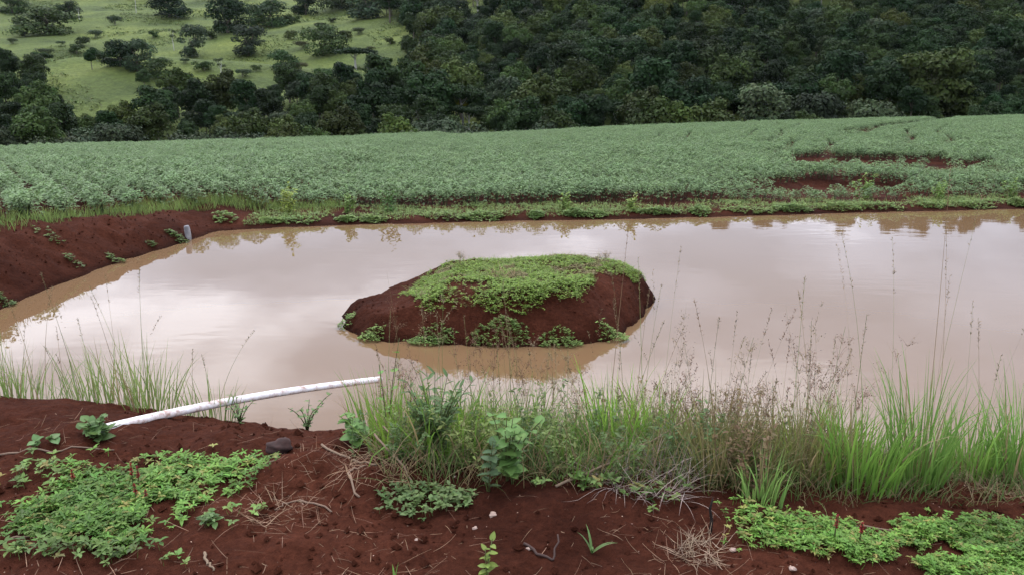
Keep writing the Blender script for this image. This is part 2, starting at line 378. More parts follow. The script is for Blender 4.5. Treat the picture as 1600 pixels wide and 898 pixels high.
WASH = [((7.6, 18.3), 2.0, 1.9, .0), ((6.2, 17.9), 1.1, 1.1, .1), ((11.6, 24.6), 2.6, 3.6, .03), ((9.6, 23.6), 1.4, 1.6, .03)]
GULLY = [at(1325, 218, -.6), at(1350, 208, -.7), at(1400, 199, -.8), at(1465, 190, -.9), at(1480, 184, -.9)]
def wash(x, y):
    w = np.zeros(np.shape(x))
    wob = 0.5 * fbm(x, y, .9, 4, 77, .65)
    for (c, rx, ry, sl) in WASH:
        dx, dy = x - c[0], y - c[1] - sl * (x - c[0])
        r = np.sqrt((dx / rx) ** 2 + (dy / ry) ** 2) + wob
        w = np.maximum(w, 1 - sstep(.85, 1.1, r))
    for a, b in zip(GULLY[:-1], GULLY[1:]):
        e = b[:2] - a[:2]; t = np.clip(((x - a[0]) * e[0] + (y - a[1]) * e[1]) / (e @ e), 0, 1)
        d = np.hypot(x - a[0] - t * e[0], y - a[1] - t * e[1])
        w = np.maximum(w, 1 - sstep(.7, 1.2, d + wob * .8))
    return w
HEAPS = [(*at(468, 728, .8)[:2], .17, .10), (*at(585, 738, .8)[:2], .16, .07), (*at(110, 672, .8)[:2], .3, .05), (*at(900, 800, .75)[:2], .4, .04), (*at(1190, 812, .75)[:2], .2, .04)]
def ground_z(x, y, detail=True):
    x = np.asarray(x, float); y = np.asarray(y, float)
    sd = sdist(x, y, POND)
    sd = sd + (.10 * fbm(x, y, 1.3, 3, 3) + .05 * fbm(x, y, 5, 2, 9)) * (np.abs(sd) < 3)
    nearw = 1 - sstep(6.2, 8.0, y)
    leftw = (1 - sstep(-5.5, -4.2, x)) * (1 - nearw)
    Hn = .75 - .05 * sstep(.8, 2.5, x)
    Hl = np.interp(y, [7, 8.5, 10.5, 12.5, 13.5], [.72, .70, .58, .36, .28])
    Hf = .075
    H = nearw * Hn + (1 - nearw) * (leftw * Hl + (1 - leftw) * Hf)
    Wn = np.interp(x, [-5, -2.8, -1.2, 0, 1, 3], [1.2, 1.25, 1.5, 1.78, 1.85, 1.9])
    W = nearw * Wn + (1 - nearw) * (leftw * np.interp(y, [8, 12.5], [1.05, .75]) + (1 - leftw) * .34)
    t = np.clip(sd / W, -1, 1)
    prof = np.where(t < 0, t * 1.0, 1 - (1 - np.clip(t, 0, 1)) ** 1.55)
    z = H * prof
    yc, zc = crest(x, y)
    s = (y - 15.2) / (yc - 15.2)
    zf = np.where(s > 0, np.where(s < 1, (zc - .075) * s, (zc - .075) - .13 * (y - yc)), 0)
    z = z + np.maximum(zf, -8.6)
    z = z - .13 * wash(x, y) * (y > 15.5)
    if detail:
        lip = np.clip(sd, 0, 1.5)
        z = z + .05 * fbm(x, y, .8, 3, 21) * sstep(.05, 1.0, sd) + .035 * fbm(x, y, 3.1, 4, 31, .55) * sstep(-.05, .35, sd)
        gully = leftw * np.abs(vnoise(y * 3.3 + .6 * x, x * .4, 55)) * .26 * sstep(.05, .4, sd) * (1 - sstep(.9, 1.3, sd))
        z = z - gully + leftw * .07 * fbm(x, y, 5, 4, 57, .6) * sstep(.02, .3, sd) * (1 - sstep(1.0, 1.5, sd))
        for (hx_, hy_, hr_, ha_) in HEAPS: z = z + ha_ * np.exp(-(((x - hx_) / hr_) ** 2 + ((y - hy_) / (hr_ * .7)) ** 2))
        near = (y < 6) & (sd > -.2)
        z = z + np.where(near, .026 * fbm(x, y, 11, 5, 41, .62) + .03 * np.maximum(vnoise(x * 7, y * 7, 61), .12), 0)
    return z
def hill_t(x, y):
    a = x / np.maximum(y, 1); L = np.interp(a, [-.7, -.3, -.1, .12, .7], [400, 390, 330, 235, 230])
    return (y - 108) / L, L, a
def hill_z(x, y):
    t, L, a = hill_t(x, y); t = np.clip(t, 0, None)
    top = (108 + L) * np.interp(a, [-.7, -.3, 0, .3, .7], [.126, .122, .122, .142, .148])
    z = -9 + (top + 9) * np.where(t < 1, t ** 1.22, 1 + .02 * (t - 1))
    z = z + (6.0 * fbm(x, y, .011, 3, 5) + 2.4 * fbm(x, y, .04, 3, 8)) * sstep(0, .2, t)
    z = z + 4.5 * np.exp(-(((x + 95) / 30) ** 2 + ((y - 196) / 20) ** 2)) - 3.0 * np.exp(-(((x + 90) / 80) ** 2 + ((y - 240) / 16) ** 2))
    return z

def grid_mesh(name, xs, ys, fn):
    X, Y = np.meshgrid(xs, ys); Z = fn(X.ravel(), Y.ravel())
    V = np.stack([X.ravel(), Y.ravel(), Z], -1); nx, ny = len(xs), len(ys)
    i = np.arange(nx * ny).reshape(ny, nx)
    Q = np.stack([i[:-1, :-1], i[:-1, 1:], i[1:, 1:], i[1:, :-1]], -1).reshape(-1, 4)
    return mesh(name, V, Q)
def grow(a, b, d0, d1):
    out = [a]; n = 0
    while out[-1] < b:
        t = (out[-1] - a) / (b - a); out.append(out[-1] + d0 + (d1 - d0) * t)
    return out
xr = grow(3.6, 12, .03, .15)[1:] + grow(12.3, 150, .4, 9)
xs = np.array([-q for q in xr[::-1]] + list(np.arange(-3.6, 3.61, .028)) + xr)
ys = np.array([-9, -6, -4, -2.5, -1.5, -.8, -.3] + list(np.arange(0, 1.8, .12)) + list(np.arange(1.8, 4.6, .022)) + grow(4.62, 17, .035, .13) + grow(17.2, 132, .25, 4))
ground = obj('ground', grid_mesh('ground', xs, ys, ground_z), M_SOIL)
tag(ground, 'bare reddish brown earth bank and field soil around the pond', kind='structure')
hx = np.concatenate([np.linspace(-560, -260, 40)[:-1], np.linspace(-260, 260, 200), np.linspace(260, 560, 30)[1:]])
hill = obj('hill', grid_mesh('hill', hx, np.linspace(96, 640, 230), hill_z), M_PAST)
tag(hill, 'grassy hillside pasture rising beyond the crop field', kind='structure')

cen = POND.mean(0)
pv = POND + (POND - cen) / np.linalg.norm(POND - cen, axis=1)[:, None] * .35
wm = bpy.data.meshes.new('pond_water'); wm.from_pydata([(p[0], p[1], 0) for p in pv], [], [list(range(len(pv)))[::-1]]); wm.update()
if wm.polygons[0].normal.z < 0: wm.flip_normals()
water = obj('pond_water', wm, M_WATER); tag(water, 'muddy brown pond water reflecting the cloudy sky', kind='structure')

# ------------------------------------------------------------------ island mound
ISL_BASE = np.array([at(*q)[:2] for q in [(533, 512), (560, 528), (620, 536), (700, 540), (780, 542), (860, 541), (930, 536), (975, 522), (1003, 505), (1020, 480)]]
                    + [[1.72, 8.75], [1.55, 9.15], [1.0, 9.45], [0, 9.5], [-.9, 9.3], [-1.5, 8.7], [-1.8, 8.1]])
def isl_z(x, y):
    d = -sdist(x, y, ISL_BASE) + .12 * fbm(x, y, 2.2, 4, 91) - .05 * np.abs(vnoise(x * 5, y * 5, 92)) - .035 * np.abs(vnoise(x * 9 + y * 2, y * 1.5, 93))
    cap = .44 - .05 * ((x - .15) / 1.3) ** 2 + .06 * fbm(x, y, 1.2, 3, 14)
    capl = np.interp(x, [-1.9, -1.2, -.6, 1.2, 1.7], [.1, .33, 1, 1, 1])
    t = np.clip(d / np.interp(x, [-1, 1.0, 1.45], [.52, .52, .42]), -.4, 1)
    z = cap * np.minimum(np.where(t < 0, t, 1 - (1 - t) ** 1.7), .35 + capl * .65)
    return z + .022 * fbm(x, y, 9, 4, 15, .6) * sstep(-.05, .1, d)
island = obj('island', grid_mesh('island', np.arange(-2.2, 2.2, .02), np.arange(6.7, 9.9, .02), isl_z), M_SOIL)
tag(island, 'small steep earth island rising from the middle of the pond', kind='structure')

# ------------------------------------------------------------------ trees on the hill
def make_crown(seed, H, rx, z0, nl, nleaf, base, leaf=(.28, .52), flat=1.0, lobr=.34, droop=0.0, zlo=.25):
    r = np.random.default_rng(seed); mb = MB(); P = []; N = []; lob = []
    for i in range(nl):
        ph = i * 2.399 + r.uniform(-.4, .4); q = (i + .5) / nl
        rr = rx * math.sqrt(q) * r.uniform(.55, .85)
        zt = z0 + (H - z0) * (r.uniform(zlo, .95) if flat == 1.0 else r.uniform(.55, .9))
        zt = min(zt, z0 + (H - z0) * (1.02 - .55 * (rr / rx) ** 2))
        lr = rx * lobr * r.uniform(.7, 1.3)
        lob.append((rr * math.cos(ph), rr * math.sin(ph), zt - lr * .35, lr, r.uniform(.72, 1.25)))
    Cc = []
    w = np.array([q[3] ** 2 for q in lob]); cnt = (nleaf * w / w.sum()).astype(int)
    for (lx, ly, lz, lr, lt), c in zip(lob, cnt):
        d = r.normal(size=(c, 3)); d /= np.linalg.norm(d, axis=1)[:, None]; d[:, 2] = np.where(d[:, 2] < -.45, -d[:, 2], d[:, 2])
        rad = lr * (1 - .35 * r.random(c) ** 2) * (1 + .25 * np.sin(d[:, 0] * 9 + lx * 3) * np.cos(d[:, 1] * 8 + ly))
        p = np.array([lx, ly, lz]) + d * rad[:, None] * np.array([1, 1, .8 * flat if flat < 1 else .85])
        P.append(p); N.append(d)
        cc = np.tile(base, (c, 1)) * lt * (1 + r.uniform(-.14, .14, (c, 1))); Cc.append(cc * (1 + r.uniform(-.08, .08, (c, 3))))
    P = np.vstack(P); N = np.vstack(N); Cc = np.vstack(Cc); n = len(P)
    az = np.arctan2(N[:, 1], N[:, 0]) + r.uniform(-.9, .9, n); pitch = r.uniform(-.9, .5, n) - droop
    L = r.uniform(*leaf, n)
    leaves_n(mb, P, N + r.normal(size=(n, 3)) * .36 + np.array([0, 0, .15]), L, L * r.uniform(.9, 1.4, n), np.clip(Cc, .004, 1))
    return mb.mesh('crown', smooth=False), lob
def make_trunk(seed, H, z0, lob, rad=.16, mat=None):
    r = np.random.default_rng(seed + 99); mb = MB()
    zt = z0 + (H - z0) * .35
    bend = r.uniform(-.3, .3, 2)
    tp = np.array([[bend[0] * t * t, bend[1] * t * t, zt * t - .6 * (t == 0)] for t in np.linspace(0, 1, 6)])
    tube(mb, tp, np.linspace(rad * 1.25, rad * .7, 6), (.1, .08, .06), 7)
    for (lx, ly, lz, lr, lt) in lob[:7]:
        a = tp[3] + (tp[5] - tp[3]) * r.random(); b = np.array([lx, ly, lz])
        mid = (a + b) / 2 + np.array([0, 0, -.12 * np.linalg.norm(b - a)])
        tube(mb, [a, mid, b], [rad * .5, rad * .33, rad * .12], (.1, .08, .06), 5)
    m = mb.mesh('trunk'); return m
G_DK, G_MD, G_LT, G_GR = (.014, .028, .008), (.021, .037, .010), (.041, .060, .015), (.032, .045, .021)
PROTO = []   # (trunk mesh, crown mesh, width, height)
def add_proto(seed, H, rx, z0, nl, nleaf, col, bark=M_BARK, rad=.16, **kw):
    cm, lob = make_crown(seed, H, rx, z0, nl, nleaf, np.array(col), **kw); cm.materials.append(M_TREE)
    tm = make_trunk(seed, H, z0, lob, rad); tm.materials.append(bark)
    PROTO.append((tm, cm, rx * 2, H)); return len(PROTO) - 1
for i, (H, rx, z0, col) in enumerate([(8, 3.3, 2.0, G_DK), (7.5, 3.6, 1.8, G_MD), (9, 3.0, 2.2, G_DK), (8.5, 3.2, 1.5, G_LT), (7, 3.4, 1.6, G_GR)]):
    add_proto(100 + i, H, rx, z0, 22, 4200, col)
P_FLAT = [add_proto(120, 6.0, 4.2, 3.0, 18, 2400, G_DK, M_PALEBARK, .18, flat=.6, lobr=.26), add_proto(121, 6.5, 3.6, 2.6, 15, 2200, G_MD, M_PALEBARK, .15, flat=.7, lobr=.28)]
P_SHRUB = [add_proto(130, 2.6, 2.0, .2, 12, 1100, G_MD, rad=.06, leaf=(.18, .34)), add_proto(131, 3.2, 2.6, .2, 14, 1400, G_GR, rad=.06, leaf=(.18, .34))]
P_ISO = [add_proto(150, 7, 3.6, .3, 17, 3600, G_DK, M_BARK, .2, zlo=.05, lobr=.42), add_proto(151, 6.5, 4.0, .3, 17, 3400, G_MD, M_BARK, .2, zlo=.05, lobr=.42), add_proto(152, 7.5, 3.0, .4, 16, 3200, G_GR, M_BARK, .2, zlo=.05, lobr=.42)]
P_THIN = add_proto(140, 7.5, 1.5, 3.8, 9, 500, G_GR, M_PALEBARK, .10, lobr=.3, leaf=(.2, .36))

def tree(name, p, idx, s, rz, label, group=None, color=(1, 1, 1, 1), cat='tree', sxy=1.0):
    tm, cm, w, h = PROTO[idx]
    t = empty(name, (p[0], p[1], p[2]), label, cat, group); t.rotation_euler.z = rz; t.scale = (s * sxy, s * sxy, s)
    a = obj('trunk', tm, None, t); b = obj('crown', cm, None, t); b.color = color
    return t
def in_poly(px, py, poly): return sdist(px, py, np.array(poly, float)) < 0
PASTURE = [[(-60, -60), (600, -60), (600, 30), (630, 45), (640, 80), (640, 128), (560, 122), (470, 118), (420, 130), (350, 138), (290, 120), (262, 128), (235, 92), (150, 78), (60, 76), (40, 95), (-60, 95)],
           [(65, 104), (120, 106), (200, 122), (268, 148), (215, 166), (168, 165), (120, 150), (90, 135)],
           [(690, 12), (740, 8), (745, 28), (700, 38)], [(-60, -400), (600, -400), (560, -60), (-60, -60)], [(-500, -400), (-60, -400), (-60, 95), (-500, 110)]]
cand = []
y = 104.0
while y < 530:
    step = 4.9 if y < 230 else 6.6
    for x in np.arange(-.85 * y, .85 * y, step):
        cand.append((x + rng.uniform(-.45, .45) * step, y + rng.uniform(-.45, .45) * step))
    y += step * .95
for y in (103.5, 107.0, 110.5):
    for x in np.arange(-90, 92, 3.6): cand.append((x + rng.uniform(-1, 1), y + rng.uniform(-1, 1)))
cand = np.array(cand); cz = hill_z(cand[:, 0], cand[:, 1])
gx, gy, gd = proj(np.column_stack([cand, cz]))
keep = np.ones(len(cand), bool)
for (cx_, hw_, y0_) in ((1452, 78, 131), (728, 20, 128), (1128, 12, 132), (1315, 12, 132)): keep &= ~((np.abs(gx - cx_) < hw_) & (cand[:, 1] < y0_))
ex_, ey_ = 34 * fbm(cand[:, 0], cand[:, 1], .05, 3, 88), 14 * fbm(cand[:, 0], cand[:, 1], .07, 2, 89)
for pl in PASTURE:
    for dy_ in (2, 14, 26, 38): keep &= ~in_poly(gx + ex_, gy + ey_ - dy_ * np.clip(170 / cand[:, 1], .4, 1.5), pl)
# scattered trees along the pasture's dark gully and its upper edge
for pl, pr in (([(40, 78), (240, 95), (262, 128), (200, 120), (120, 104), (60, 100)], .75),):
    ins = in_poly(gx, gy, pl); keep &= ~(ins & (rng.random(len(cand)) > pr))
ht = hill_t(cand[:, 0], cand[:, 1])[0]
keep &= ~((gy < -45) & (ht < .93)) & (ht < 1.04)
keep &= ~((ht >= .93) & (rng.random(len(cand)) < np.where(cand[:, 0] > 40, .45, .8)))
cand, cz, gx, gy, gd = cand[keep], cz[keep], gx[keep], gy[keep], gd[keep]
zone = fbm(cand[:, 0], cand[:, 1], .035, 2, 19)
leftish = gx < 600
idx = np.where(rng.random(len(cand)) < .75, rng.integers(0, 4, len(cand)), rng.integers(3, 7, len(cand)))
idx = np.where((cand[:, 1] < 118), rng.choice([3, 4, 7, 7, 8, 8, 8], len(cand)), idx)
scl = (.58 + .8 * rng.random(len(cand)) ** 2) * np.where((cand[:, 1] < 118) & (idx >= 7), 1.6, 1) * np.where(leftish, .82, 1.0)
scl = np.where(cand[:, 1] > 230, scl * 1.25, scl)
trz = rng.uniform(0, 6.28, len(cand))
# which ones show largest: paint crown discs back to front
W2, H2 = 400, 225; buf = -np.ones((H2, W2), int)
PW = np.array([p[2] for p in PROTO]); PH = np.array([p[3] for p in PROTO])
order = np.argsort(-cand[:, 1])
yy, xx = np.mgrid[0:H2, 0:W2]
fx = np.linspace(-100, 1700, 200)
crest_px = np.array([min(hit(q, 240, lambda a, b: ground_z(a, b, False))[1], 1e9) for q in (0,)])
for i in order:
    hgt = PH[idx[i]] * scl[i]
    cxp, cyp, dd = proj(np.array([[cand[i, 0], cand[i, 1], cz[i] + hgt * .6]]))
    rw = PW[idx[i]] * scl[i] * .5 * F_PX / dd[0] / 4; rh = hgt * .42 * F_PX / dd[0] / 4
    cx_, cy_ = cxp[0] / 4, cyp[0] / 4
    x0, x1 = max(0, int(cx_ - rw)), min(W2, int(cx_ + rw) + 2); y0, y1 = max(0, int(cy_ - rh)), min(H2, int(cy_ + rh) + 2)
    if x1 <= x0 or y1 <= y0: continue
    sub = ((xx[y0:y1, x0:x1] - cx_) / rw) ** 2 + ((yy[y0:y1, x0:x1] - cy_) / rh) ** 2 < 1
    buf[y0:y1, x0:x1][sub] = i
cy_line = np.interp(np.arange(W2) * 4, [0, 300, 600, 800, 1000, 1300, 1600], [228, 225, 215, 203, 193, 184, 176]) / 4
buf[yy > cy_line[None]] = -1
cnts = np.bincount(buf[buf >= 0], minlength=len(cand))
top = np.argsort(-cnts)[:285]; top = top[cnts[top] > 6]
is_top = np.zeros(len(cand), bool); is_top[top] = True
LOOK = {0: 'dark rounded tree', 1: 'mid green broad tree', 2: 'dark tall tree', 3: 'light green tree', 4: 'greyish green tree', 5: 'flat crowned dark tree', 6: 'flat crowned mid green tree'}
for i in top:
    kind = int(idx[i])
    right = gx[i] > 640
    if kind in P_SHRUB:
        nm, lb, gr = 'forest_shrub', 'low leafy shrub along the foot of the wooded hill', 'shrubs along the foot of the forest'
    elif right:
        nm, lb, gr = 'forest_tree', LOOK[kind] + ' in the dense forest covering the hillside', 'trees of the dense hillside forest'
    else:
        nm, lb, gr = 'valley_tree', LOOK[kind] + ' in the wooded valley below the grassy pasture', 'trees of the wooded valley'
    rv = rng.random()
    col = (1, 1, 1, 1)
    if not right: col = (1.12, 1.08, 1.05, 1)
    if rv < .05: col = (1.7, 1.6, 1.5, 1)
    elif rv < .10: col = (1.3, 1.2, 1.0, 1)
    tree(nm, (cand[i, 0], cand[i, 1], cz[i]), kind, float(scl[i]), float(trz[i]), lb, gr, col, 'shrub' if kind in P_SHRUB else 'tree')

def hat(px, py):
    return hit(px, py, hill_z, 100.0)
def place_tree(px, base, wpx, hpx, kind, label, col=(1, 1, 1, 1), name='pasture_tree', rz=0.0, cat='tree'):
    p = hat(px, base); dep = proj(p[None])[2][0]; tm, cm, w, h = PROTO[kind]
    s = hpx * dep / F_PX / h * 1.05; sx = (wpx * dep / F_PX / w) / s * 1.12
    return tree(name, p, kind, s, rz, label, None, col, cat, sx)
PT = [(265, 27, 62, 42, P_ISO[0], 'dark bushy tree at the top edge of the pasture, above the thin tall trees', (.8, .8, .9, 1)),
      (76, 54, 82, 40, P_ISO[1], 'broad low tree leaning downslope on the upper pasture, nearest the pasture corner', (.95, .95, 1, 1)),
      (108, 30, 36, 26, P_ISO[0], 'small round tree just above the broad low leaning tree', (.9, .9, 1, 1)),
      (302, 90, 38, 48, P_ISO[2], 'upright dark tree standing alone in the middle of the pasture', (.9, .9, .95, 1)),
      (356, 52, 64, 58, P_ISO[0], 'tall dense tree of the upper pasture clump, on its downhill side', (.8, .85, .95, 1)),
      (388, 87, 46, 44, P_ISO[2], 'greyish hazy tree standing below the upper pasture clump', (.9, .95, 1, 1)),
      (420, 43, 70, 40, P_ISO[1], 'wide grey green tree of the upper pasture clump, beside the tall dense one', (.95, .95, 1.05, 1)),
      (442, 110, 48, 30, P_ISO[1], 'small flat crowned tree low on the pasture near the valley trees', (1, 1, 1, 1)),
      (478, 24, 38, 40, P_ISO[0], 'very dark narrow tree at the top edge of the picture', (.6, .65, .8, 1)),
      (508, 87, 68, 46, P_ISO[1], 'wide dark umbrella shaped tree on the pasture slope beside the forest', (.75, .8, .8, 1)),
      (556, 110, 66, 34, P_FLAT[0], 'spreading flat crowned tree with pale trunks below the umbrella shaped tree', (.85, .9, .9, 1)),
      (506, 124, 36, 18, P_SHRUB[0], 'low round shrub on the pasture just above the valley trees', (1, 1, 1, 1)),
      (346, 128, 17, 36, P_THIN, 'thin sparse sapling with a pale trunk on the bright pasture', (1.1, 1.1, 1, 1)),
      (272, 80, 13, 32, P_THIN, 'thin pale tree beside the upright dark pasture tree', (1.2, 1.2, 1.1, 1)),
      (213, 22, 11, 34, P_THIN, 'bare slender white trunked tree high on the pasture', (1.2, 1.2, 1.2, 1)),
      (124, 32, 10, 20, P_THIN, 'short slender tree beside the small round tree', (1.2, 1.2, 1.2, 1)),
      (235, 158, 42, 20, P_SHRUB[1], 'round bush at the lower end of the bright grassy spur', (.9, .95, .8, 1)),
      (215, 112, 42, 48, P_ISO[2], 'tall dark tree in the shrubby gully across the pasture', (.8, .85, .85, 1)),
      (188, 104, 54, 38, P_ISO[0], 'dense dark tree beside the tall one in the pasture gully', (.85, .9, .9, 1)),
      (250, 122, 50, 30, P_ISO[1], 'grey leaved tree at the lower end of the pasture gully', (1.05, 1, 1, 1)),
      (20, 22, 50, 28, P_ISO[1], 'grey green tree in the top corner of the pasture', (1, 1, 1.1, 1)),
      (575, 30, 70, 48, P_ISO[2], 'hazy grey tree where the upper pasture meets the forest', (1, 1, 1.1, 1)),
      (535, 14, 60, 40, P_ISO[1], 'hazy tree at the top where pasture meets forest', (1, 1, 1.1, 1))]
for q in PT: place_tree(*q[:6], col=tuple(1.45 * v for v in q[6][:3]) + (1,), rz=q[0] * .37, name='pasture_shrub' if q[4] in P_SHRUB else 'pasture_tree', cat='shrub' if q[4] in P_SHRUB else 'tree')
sb_ = [(60, 95), (20, 70), (38, 58), (150, 60), (175, 78), (150, 92), (120, 84), (95, 72), (330, 62), (410, 70), (455, 62), (470, 78), (540, 62), (580, 80), (600, 104), (585, 120), (530, 120), (470, 112), (400, 112), (380, 122), (320, 112), (290, 100), (455, 38), (500, 48), (520, 36), (560, 55), (240, 60), (180, 40), (30, 40), (10, 95), (610, 70), (240, 100), (225, 128), (640, 90), (650, 60), (630, 40), (130, 72), (70, 88), (160, 96)]
for i_, (px, py) in enumerate(sb_):
    w_ = rng.uniform(14, 32); p_ = hat(px, py); k_ = P_SHRUB[i_ % 2]; dp_ = proj(p_[None])[2][0]; s_ = w_ * .55 * dp_ / F_PX / PROTO[k_][3]
    br_ = px > 450 and py > 60
    tree('pasture_shrub', p_, k_, s_, i_ * 1.7, 'low brownish shrub scattered on the pasture beside the forest' if br_ else 'low green shrub scattered over the open pasture', 'small shrubs dotted over the pasture', (1.7, 1.25, 1.1, 1) if br_ else (1.25, 1.2, 1.15, 1), 'shrub', rng.uniform(1.0, 1.35))
place_tree(728, 186, 30, 34, 3, 'yellow flowering small tree at the foot of the forest', (3.4, 2.6, .7, 1), 'flowering_tree')
place_tree(818, 74, 26, 30, 3, 'tree with yellowish blossom high in the hillside forest', (2.6, 2.1, .9, 1), 'flowering_tree')
place_tree(1128, 150, 46, 34, 4, 'pale pinkish grey crown standing out low in the forest', (2.0, 1.7, 1.5, 1), 'pale_tree')
place_tree(1315, 160, 36, 36, P_FLAT[1], 'pale whitish crowned tree beside the big bamboo clump', (2.6, 2.2, 2.0, 1), 'pale_tree')
place_tree(1296, 148, 44, 46, 3, 'yellow green tree rising behind the pale whitish crowned tree', (1.5, 1.35, 1, 1), 'forest_tree')

# bamboo clump
def bamboo(px, base, wpx, hpx):
    p = hat(px, base); dep = proj(p[None])[2][0]; Wd, Hh = wpx * dep / F_PX, hpx * dep / F_PX
    t = empty('bamboo_clump', p, 'big rounded bamboo clump with drooping fronds at the edge of the field', 'bamboo')
    r = np.random.default_rng(5); culm = MB()
    fm, lob = make_crown(5, Hh * 1.04, Wd * .60, .2, 60, 11000, np.array((.052, .082, .020)), leaf=(.4, .85), lobr=.19, zlo=.02)
    for (lx, ly, lz, lr, lt) in lob[:45]:
        q = np.array([lx, ly, max(lz, .5)]); s_ = np.linspace(0, 1, 6)[:, None]
        pts = np.array([lx * .12, ly * .12, -.3]) * (1 - s_) + q * s_ ** np.array([[2.0, 2.0, .75]])
        tube(culm, pts, np.linspace(.05, .015, 6), (.12, .14, .05), 4, False)
    obj('culms', culm.mesh('culms'), M_BARK, t); obj('foliage', fm, M_TREE, t)
bamboo(1452, 190, 128, 112)

# ------------------------------------------------------------------ instance-on-points scatter for countless copies
def scatter_object(name, P, rz, s, which, protos, label, cat):
    m = bpy.data.meshes.new(name); m.vertices.add(len(P)); m.vertices.foreach_set('co', np.ascontiguousarray(P, np.float32).ravel())
    a = m.attributes.new('rot', 'FLOAT_VECTOR', 'POINT'); rv = np.zeros((len(P), 3), np.float32); rv[:, 2] = rz; a.data.foreach_set('vector', rv.ravel())
    a = m.attributes.new('scl', 'FLOAT', 'POINT'); a.data.foreach_set('value', np.asarray(s, np.float32))
    a = m.attributes.new('which', 'INT', 'POINT'); a.data.foreach_set('value', np.asarray(which, np.int32))
    o = obj(name, m); tag(o, label, cat, None, 'stuff')
    g = bpy.data.node_groups.new(name, 'GeometryNodeTree')
    g.interface.new_socket('Geometry', in_out='INPUT', socket_type='NodeSocketGeometry')
    g.interface.new_socket('Geometry', in_out='OUTPUT', socket_type='NodeSocketGeometry')
    N, L = g.nodes, g.links
    gi, go, jn = N.new('NodeGroupInput'), N.new('NodeGroupOutput'), N.new('GeometryNodeJoinGeometry')
    def attr(nm, ty):
        q = N.new('GeometryNodeInputNamedAttribute'); q.data_type = ty; q.inputs['Name'].default_value = nm; return q
    ar, as_, aw = attr('rot', 'FLOAT_VECTOR'), attr('scl', 'FLOAT'), attr('which', 'INT')
    for kx, ol in protos.items():
        cmp = N.new('FunctionNodeCompare'); cmp.data_type = 'INT'; cmp.operation = 'EQUAL'
        ii = [q for q in cmp.inputs if q.type == 'INT']
        L.new(aw.outputs[0], ii[0]); ii[1].default_value = kx
        for po in ol:
            oi = N.new('GeometryNodeObjectInfo'); oi.transform_space = 'ORIGINAL'; oi.inputs['Object'].default_value = po
            oi.inputs['As Instance'].default_value = True
            ip = N.new('GeometryNodeInstanceOnPoints')
            L.new(gi.outputs[0], ip.inputs['Points']); L.new(cmp.outputs[0], ip.inputs['Selection'])
            L.new(oi.outputs['Geometry'], ip.inputs['Instance']); L.new(ar.outputs[0], ip.inputs['Rotation']); L.new(as_.outputs[0], ip.inputs['Scale'])
            L.new(ip.outputs[0], jn.inputs[0])
    L.new(jn.outputs[0], go.inputs[0])
    md = o.modifiers.new('scatter', 'NODES'); md.node_group = g
    return o
first = {}
for o in list(C.objects):
    if o.name.startswith('crown') and o.data not in first: first[o.data] = o
    if o.name.startswith('trunk') and o.data not in first: first[o.data] = o
protos = {}
for kx, (tm, cm, w, h) in enumerate(PROTO):
    l = [first[m] for m in (tm, cm) if m in first]
    if l: protos[kx] = l
rest = ~is_top
scatter_object('forest', np.column_stack([cand, cz])[rest], trz[rest], scl[rest], idx[rest], protos, 'dense mass of dark trees covering the hillside', 'forest')

# low scrub over the pasture
def scrub():
    n = 26000; P = []
    y_ = 130 + 300 * rng.random(n) ** .7; x = y_ * rng.uniform(-.8, .05, n); z = hill_z(x, y_)
    k = fbm(x, y_, .05, 3, 66) > .08
    x, y_, z = x[k], y_[k], z[k]; n = len(x); mb = MB()
    P = np.repeat(np.stack([x, y_, z], -1), 6, 0); m = len(P); P = P + rng.normal(size=(m, 3)) * np.array([.5, .5, .12]); 
    leaves(mb, P, rng.uniform(0, 6.28, m), rng.uniform(.1, 1.1, m), rng.uniform(-.5, .5, m), rng.uniform(.3, .8, m), rng.uniform(.3, .6, m), jit((.085, .10, .035), m, .35, .15), DIA_V, DIA_T)
    o = obj('pasture_scrub', mb.mesh('pasture_scrub', False), M_TREE); tag(o, 'low rough scrub and tufts over the hillside pasture', 'scrub', None, 'stuff')
scrub()

# ------------------------------------------------------------------ crop field
def soy_mesh(seed):
    r = np.random.default_rng(seed); mb = MB()
    st = []
    for i in range(4):
        az = r.uniform(0, 6.28); l = r.uniform(.28, .46); e = np.array([math.cos(az) * .13, math.sin(az) * .13, l])
        tube(mb, [np.zeros(3), e * np.array([.4, .4, .55]), e], [.006, .005, .003], (.05, .075, .03), 3, False)
    n = 52
    az = r.uniform(0, 6.28, n); q = np.sqrt(r.random(n)); rad = .25 * q
    z = .28 + .22 * (1 - q ** 2) * r.uniform(.7, 1.1, n) - .22 * (r.random(n) < .4) * r.random(n)
    P = np.stack([rad * np.cos(az), rad * np.sin(az), z], -1)
    P = np.repeat(P, 3, 0); a3 = np.repeat(az, 3) + np.tile([-1.5, 0, 1.5], n) + r.uniform(-.3, .3, 3 * n)
    m = len(P); base = np.array((.142, .212, .080)); cc = np.tile(base, (m, 1)) * np.repeat(r.uniform(.7, 1.25, (n, 1)), 3, 0)
    L = r.uniform(.045, .072, m)
    leaves(mb, P, a3, r.uniform(-.65, .25, m), r.uniform(-.45, .45, m), L, L * .85, cc, LEAF_V[[0, 3, 4, 5, 6, 7]] if False else DIA_V * np.array([1, 1.25, 1]), DIA_T)
    return mb.mesh('soybean_plant', False)
SOY = [soy_mesh(200 + i) for i in range(5)]
for m_ in SOY: m_.materials.append(M_SOY)
ROW = R(-34)     # heading of the rows
